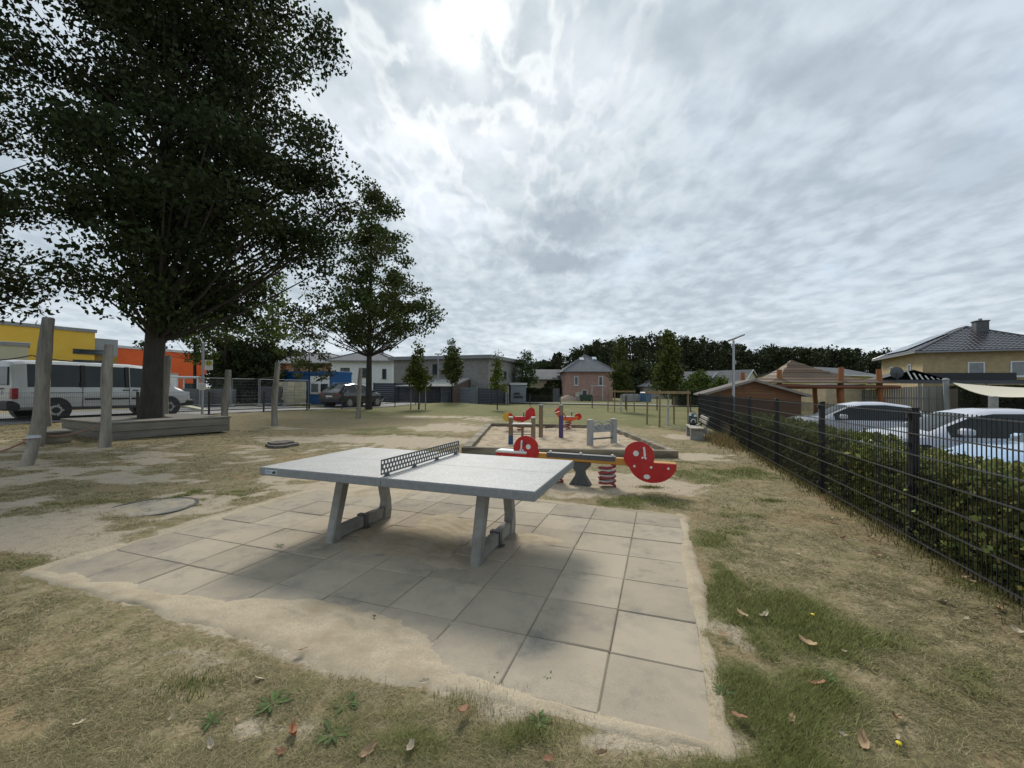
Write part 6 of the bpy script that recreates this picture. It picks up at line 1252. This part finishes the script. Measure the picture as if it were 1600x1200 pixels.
for u in (.645, .815):
    mb = MB(); x0, x1 = w*u, w*(u+.15); z0_, z1_ = .95, 1.75; fr = MB(); fr.box((x0, -.05, z0_), (x0+.06, -.021, z1_)); fr.box((x1-.06, -.05, z0_), (x1, -.021, z1_)); fr.box((x0+.06, -.05, z0_), (x1-.06, -.021, z0_+.06)); fr.box((x0+.06, -.05, z1_-.06), (x1-.06, -.021, z1_)); f_ = part('window', fr, M_wframe, ct); mb.box((x0+.06, -.035, z0_+.06), (x1-.06, -.022, z1_-.06)); part('pane', mb, M_glass_pale if u < .7 else M_glass, f_)
for (px, d, lb, n, hh) in ((446, 32.2, 'cream building blocks stacked unevenly on a pallet left of the other pallet', 6, .27), (464, 32.0, 'tall neat stack of cream building blocks on a pallet beside the blue container', 5, .33)):
    q = D(px, 631, d); t = thing('block_pallet', lb, 'pallet', (q.x, q.y, .1), .12, 'cream block pallets')
    mb = MB(); [mb.box((-.5, -.55+k*.45, 0), (.5, -.45+k*.45, .12)) for k in range(3)]; part('pallet_base', mb, M_oak_post, t)
    for i in range(n):
        for j in range(2): mb = MB(); o = rd.uniform(-.06, .06) if n == 6 else rd.uniform(-.015, .015); mb.box((-.48+j*.485+o, -.5, .125+i*(hh+.01)), (-.01+j*.485+o, .5, .125+i*(hh+.01)+hh), .012); part('block', mb, mat('aerated_block', (.56, .51, .36), (.5, .45, .31), 5, .9, .002, 60, rnd=.12), t)
q = D(425, 631, 31.8); t = thing('timber_stack', 'dark stack of boards leaning left of the cream pallets', 'timber', (q.x, q.y, .1), .15)
for i in range(9): mb = MB(); mb.box((-.75, -.4+.02*i, .02+i*.16), (.75+rd.uniform(-.1, .1), .4, .165+i*.16), .006); part('board', mb, M_slate, t)
q = D(300, 631, 28.3)
for (px, wx, lb) in ((304, 2.0, 'grey concrete block row behind the bus stop pole, left half'), (341, 1.9, 'grey concrete block row left of the platform corner log post')):
    q = D(px, 633, 28.6+(px-304)*.02); t = thing('concrete_blocks', lb, 'concrete block', (q.x, q.y, .12), .2, 'concrete blocks at the building site')
    for i in range(2):
        for j in range(3): mb = MB(); mb.box((-wx/2+j*wx/3+.01, -.4, i*.62), (-wx/2+(j+1)*wx/3-.01, .4, i*.62+.61), .02); part('block', mb, mat('grey_site_block', (.14, .145, .15), (.11, .115, .12), 4, .9, rnd=.1), t)
q = D(292, 612, 31); t = thing('mini_loader', 'small white loader with a black cab opening behind the concrete blocks', 'loader', (q.x, q.y, .12), .2)
mb = MB(); mb.box((-.9, -.5, .5), (1.2, .5, 1.05), .08); part('chassis', mb, M_whitep, t); mb = MB(); mb.box((-.45, -.5, 1.95), (.95, .5, 2.12), .05); part('canopy', mb, M_whitep, t)
for x in (-.4, .9): mb = MB(); mb.box((x-.05, -.48, 1.05), (x+.05, -.4, 1.95)); mb.box((x-.05, .4, 1.05), (x+.05, .48, 1.95)); part('cab_post', mb, M_whitep, t)
for x in (-.6, .8): mb = MB(); mb.disc((x, .38), .38, -.6, .6, 18); part('wheel', mb, M_tyre, t)
mb = MB(); mb.box((-1.35, -.42, .55), (-.9, .42, 1.35), .1); part('engine_cover', mb, M_whitep, t); mb = MB(); mb.box((0, -.3, 1.05), (.5, .3, 1.6), .05); part('seat', mb, M_blackpl, t); mb = MB(); mb.tube([(-1.2, -.3, 1.35), (-1.2, -.3, 1.75), (-1.0, -.3, 1.9)], .05, 6); part('exhaust', mb, M_whitep, t)
q = D(302, 632, 23.5); t = thing('boulder', 'pale flat slab lying on the verge in front of the concrete blocks', 'slab', (q.x, q.y, .13), .3)
t['label'] = 'pale leaning panel lying on the verge right in front of the van'
mb = MB(); mb.M = Matrix.Rotation(.25, 4, 'Y'); mb.box((-.7, -.4, .15), (.75, .4, .25), .02); part('panel', mb, M_cream, t)

# ------------------------------------------------------------------ grass blades, weeds, fallen leaves
rs = np.random.default_rng(123)
def sample(n, y0, y1, k=1.25):
    y = y0+(y1-y0)*rs.random(n)**1.9; x = (rs.random(n)*2-1)*k*y*1.0; return x, y
x, y = sample(2100000, 1.45, 14.); sM2, gM2 = masks(x, y); sd2 = slabdist(x, y); dr = drift(x, y)
clump = fbm(x*9, y*9, 3); cl2 = fbm(x*2.2+30, y*2.2, 4)
prob = (1-sM2)**1.2*(.42+.55*gM2)*sst(.24, .60, clump+.25*gM2)*(sst(.26, .50, cl2)*.75+.25)
aS, bS = tcoord(x, y); prob = np.where(sd2 < np.where((bS < -5) & (aS < 1.6), -.14-.6*(fbm(x*3, y*3+5, 3)-.45), .02), 0, prob); prob = np.where(inbox(x, y) | (foff(x, y) > 1.3), 0, prob)
edge_b = np.exp(-((sd2-.12)/.10)**2)*sst(1.4, 2.2, tcoord(x, y)[0])*.5; prob = np.maximum(prob, np.where(sd2 > .04, edge_b*.6, 0))
ok = rs.random(len(x)) < prob; x, y, g, sm, d = x[ok], y[ok], gM2[ok], sM2[ok], np.hypot(x[ok], y[ok])
zg = zt(x, y)+(fbm(x*2.5, y*2.5, 4)-.5)*.035*sst(14, 6, y)*sst(-.05, .35, slabdist(x, y)); n = len(x); print('blades', n)
hgt = (.012+.018*rs.random(n)+.010*g*rs.random(n))*(1+.5*(rs.random(n) < .03)*rs.random(n)*2); wid = (.0006+.00055*d)*(.6+.6*rs.random(n)); a = rs.random(n)*6.283; lean = hgt*(1.5+1.3*rs.random(n))*(1-.55*g)
bx_, by_ = np.cos(a), np.sin(a); v0 = np.stack([x-by_*wid, y+bx_*wid, zg-.004], 1); v1 = np.stack([x+by_*wid, y-bx_*wid, zg-.004], 1); v2 = np.stack([x+bx_*lean, y+by_*lean, zg+hgt*(.55+.45*g)], 1)
mixg = np.clip(g*.85+1.2*(rs.random(n)-.5)*(.25+g), 0, 1)[:, None]
dryc = np.array([.37, .30, .18])*(.45+.9*rs.random((n, 1)))+np.array([-.05, .0, -.02])*(rs.random((n, 1)) < .35); grc = np.array([.24, .265, .075])*(.55+.8*rs.random((n, 1)))
olive = np.array([.19, .175, .08])*(.6+.6*rs.random((n, 1))); dryc = np.where(rs.random((n, 1)) < .38, olive, dryc)
col = dryc*(1-mixg)+grc*mixg; v = np.stack([v0, v1, v2], 1).reshape(-1, 3); o = link('grass', npmesh('grass', v, np.arange(3*n).reshape(-1, 3), M_grass, {'Col': np.repeat(col, 3, 0)})); o['kind'] = 'stuff'
# taller dry tufts beside the bench and along the fence foot
def tuft(name, cx, cy, sx, sy, n, h, colr, along=0.):
    px = rs.normal(0, 1, n)*sx; py = rs.normal(0, 1, n)*sy; X = cx+px*math.cos(along)-py*math.sin(along); Y = cy+px*math.sin(along)+py*math.cos(along); Z = zt(X, Y); hh = h*(.4+.7*rs.random(n)); aa_ = rs.random(n)*6.283; w = .0012+.0006*np.hypot(X, Y); ln = hh*.9*rs.random(n)
    v = np.stack([np.stack([X-np.sin(aa_)*w, Y+np.cos(aa_)*w, Z-.01], 1), np.stack([X+np.sin(aa_)*w, Y-np.cos(aa_)*w, Z-.01], 1), np.stack([X+np.cos(aa_)*ln, Y+np.sin(aa_)*ln, Z+hh], 1)], 1).reshape(-1, 3)
    c = np.array(colr)*(.6+.8*rs.random((n, 1))); o = link(name, npmesh(name, v, np.arange(3*n).reshape(-1, 3), M_grass, {'Col': np.repeat(c, 3, 0)})); o['kind'] = 'stuff'
fang = math.atan2(FD[1], FD[0])
tuft('dry_tall_grass', 6.05, 12.3, .8, .16, 900, .30, (.24, .185, .085), fang); c = FP0+FD*2+FN*-.02; tuft('fence_grass', c[0], c[1], 4.2, .10, 2600, .13, (.15, .135, .05), fang)
for i, pxy in enumerate(((1205, 783), (1015, 762), (745, 1095), (835, 1140), (300, 1070), (1250, 985))):
    q = G(*pxy); tuft('grass_tuft', q.x, q.y, .10, .055, 420, .036, (.18, .205, .065))
# rosette weeds with separate leaves
M_weed = mat('weed_leaf', (.075, .125, .035), (.05, .088, .024), 12, .75, rnd=.3, spec=.2)
def weed(px, py, r, label, n=14, z=0.):
    q = G(px, py); t = thing('rosette_weed', label, 'weed', (q.x, q.y, Z1(q.x, q.y)+z), rd.uniform(0, 6), 'leafy rosette weeds in the dry lawn')
    for i in range(n):
        a = 2*math.pi*i/n+rd.uniform(-.25, .25); L_ = r*rd.uniform(.6, 1.1); w = L_*.115; mb = MB(); mb.M = Matrix.Rotation(a, 4, 'Z'); up_ = rd.uniform(.2, .7); vs = []; 
        for k, (tt_, ww) in enumerate(((0, .25), (.3, .7), (.6, 1.), (.85, .6), (1, .05))):
            zz_ = L_*up_*tt_*(1-.62*tt_)+.004; vs += [(L_*tt_, -w*ww, zz_+w*.25), (L_*tt_, 0, zz_), (L_*tt_, w*ww, zz_+w*.25)]
        fs = []
        for k in range(4): fs += [(3*k, 3*k+3, 3*k+4, 3*k+1), (3*k+1, 3*k+4, 3*k+5, 3*k+2)]
        mb.add(vs, fs); part('leaf', mb, M_weed, t, smooth=60)
weed(541, 1103, .08, 'large dark green rosette weed near the middle of the lower lawn'); weed(519, 1152, .085, 'green rosette weed just below the largest one'); weed(425, 1104, .09, 'green rosette weed at the left among dry grass, above the curled brown leaf'); weed(842, 1130, .06, 'broad green rosette weed below the paved slab near its front corner'); weed(330, 1130, .07, 'small rosette weed lower left in the dry lawn', 9); weed(860, 1058, .045, 'small plant at the sandy front edge of the slab', 9)
weed(437, 855, .06, 'tiny plant growing from a joint of the paving left of the table', 8, .012); weed(772, 1057, .035, 'tiny sprout on the sand at the slab front edge', 7); weed(1130, 1085, .06, 'rosette weed in the grass right of the slab', 9); weed(1295, 1060, .06, 'rosette weed in the green patch towards the fence', 9)
# fallen oak leaves
M_lf = [mat('fallen_leaf_orange', (.30, .13, .06), (.20, .085, .04), 25, .7, rnd=.2), mat('fallen_leaf_tan', (.36, .24, .13), (.28, .18, .09), 25, .7, rnd=.2), mat('fallen_leaf_pale', (.46, .39, .28), (.36, .30, .2), 25, .7, rnd=.2)]
lms = []
for k in range(6):
    out = []; n = 16
    for i in range(n): a = 2*math.pi*i/n; lob = 1+.13*math.cos(a*6+k)+rd.uniform(-.1, .1); out.append((.5*math.cos(a)*lob, .24*math.sin(a)*lob))
    for m in M_lf:
        mb = MB(); cu = rd.uniform(1.2, 3.2); vs = [(0, 0, .02)]+[(p[0], p[1], .02+cu*p[1]**2+.5*cu*p[0]**2*rd.uniform(.6, 1.2)) for p in out]; mb.add(vs, [(0, 1+i, 1+(i+1) % n) for i in range(n)]); mb.tube([(-.5, 0, .1), (-.72, .03, .16)], .012, 4); lms.append(mb.mesh('fallen_leaf', m, None, 70))
def put_leaf(p, s, mi, label, grp='fallen leaves on the lawn'):
    o = link('fallen_leaf', lms[rd.randrange(6)*3+mi]); o.location = p; o.scale = (s, s, s); o.rotation_euler = (rd.gauss(0, .3), rd.gauss(0, .3), rd.uniform(0, 6.28)); tag(o, label, 'leaf', grp)
for (px, py, s, mi, lb) in ((722, 1124, .085, 0, 'orange brown curled leaf below the middle of the slab edge'), (455, 1153, .085, 0, 'large curled brown leaf lower left in the sandy grass'), (440, 1180, .06, 0, 'reddish brown leaf just below the big curled one'), (1156, 1132, .08, 0, 'rusty leaf in the green grass right of the slab corner'), (1278, 1072, .075, 0, 'reddish folded leaf between the slab and the fence'), (665, 1075, .05, 2, 'whitish leaf scrap near the sandy slab edge'), (641, 1175, .06, 2, 'pale upright leaf at the bottom of the lawn'), (575, 1178, .075, 1, 'dry brown leaf at the bottom left of the pale one'),
                            (1237, 1128, .06, 1, 'tan leaf right of the rusty one'), (1396, 1124, .07, 1, 'tan leaf towards the fence in dry grass'), (1350, 1165, .08, 1, 'long tan leaf at the lower right'), (1405, 1162, .05, 2, 'white scrap of leaf near the long tan one'), (1160, 968, .09, 1, 'pinkish dry leaf beside the right slab edge'), (1195, 966, .08, 2, 'pale curled leaf in the grass right of the slab'), (1262, 1010, .10, 1, 'dry leaf in the dark hollow of the green patch'), (1130, 1000, .08, 1, 'brown leaf close to the right slab edge'),
                            (123, 1136, .05, 2, 'pale leaf far left in the dry lawn'), (330, 1168, .05, 2, 'small white leaf lower left'), (470, 1025, .06, 0, 'reddish leaf on the sand at left'), (405, 1065, .06, 2, 'pale leaf left above the green weeds'), (1510, 972, .055, 2, 'pale leaf near the fence at right'), (585, 972, .035, 0, 'small dark brown leaf on the ridged sand heap'), (940, 1190, .05, 1, 'leaf at the bottom near the slab corner'), (858, 1190, .05, 0, 'brown leaf at the very bottom')):
    q = G(px, py); put_leaf((q.x, q.y, Z1(q.x, q.y)+.012+(.02 if slabdist(q.x, q.y) < .3 else 0)), s, mi, lb)
for k in range(70):
    t = rd.uniform(-3, 12); o_ = -abs(rd.gauss(0, .28))-.02; p = FP0+FD*t+FN*o_; put_leaf((p[0], p[1], Z1(*p)+.012), rd.uniform(.05, .085), rd.choice((1, 1, 2, 0)), 'small dry leaf lying along the foot of the mesh fence', 'dry leaves along the fence foot')
for k in range(60):
    yq = rd.uniform(1.8, 7); xq = rd.uniform(-1.1, 1.1)*yq
    if slabdist(xq, yq) < .1 or foff(xq, yq) > -.3: continue
    put_leaf((xq, yq, Z1(xq, yq)+.012), rd.uniform(.018, .04), rd.choice((1, 2, 2)), 'small scrap of dry leaf scattered on the lawn', 'small leaf scraps on the lawn')
M_dand = mat('dandelion_yellow', (.75, .60, .03), (.68, .5, .02), 20, .7)
for (px, py, lb) in ((1269, 967, 'single yellow dandelion flower in the green patch right of the slab'), (1403, 1172, 'yellow dandelion flower at the lower right')):
    q = G(px, py); mb = MB(); mb.tube([(0, 0, 0), (.004, 0, .035)], .0015, 4); mb.ball((.004, 0, .03), .012, 9, 5, (1, 1, .5)); solo('dandelion', mb, M_dand, lb, 'flower', (q.x, q.y, 0))
print('triangles', sum(len(o.data.loop_triangles) or sum(max(1, p.loop_total-2) for p in o.data.polygons) for o in COL.objects if o.type == 'MESH' and len(o.data.polygons) < 3000))
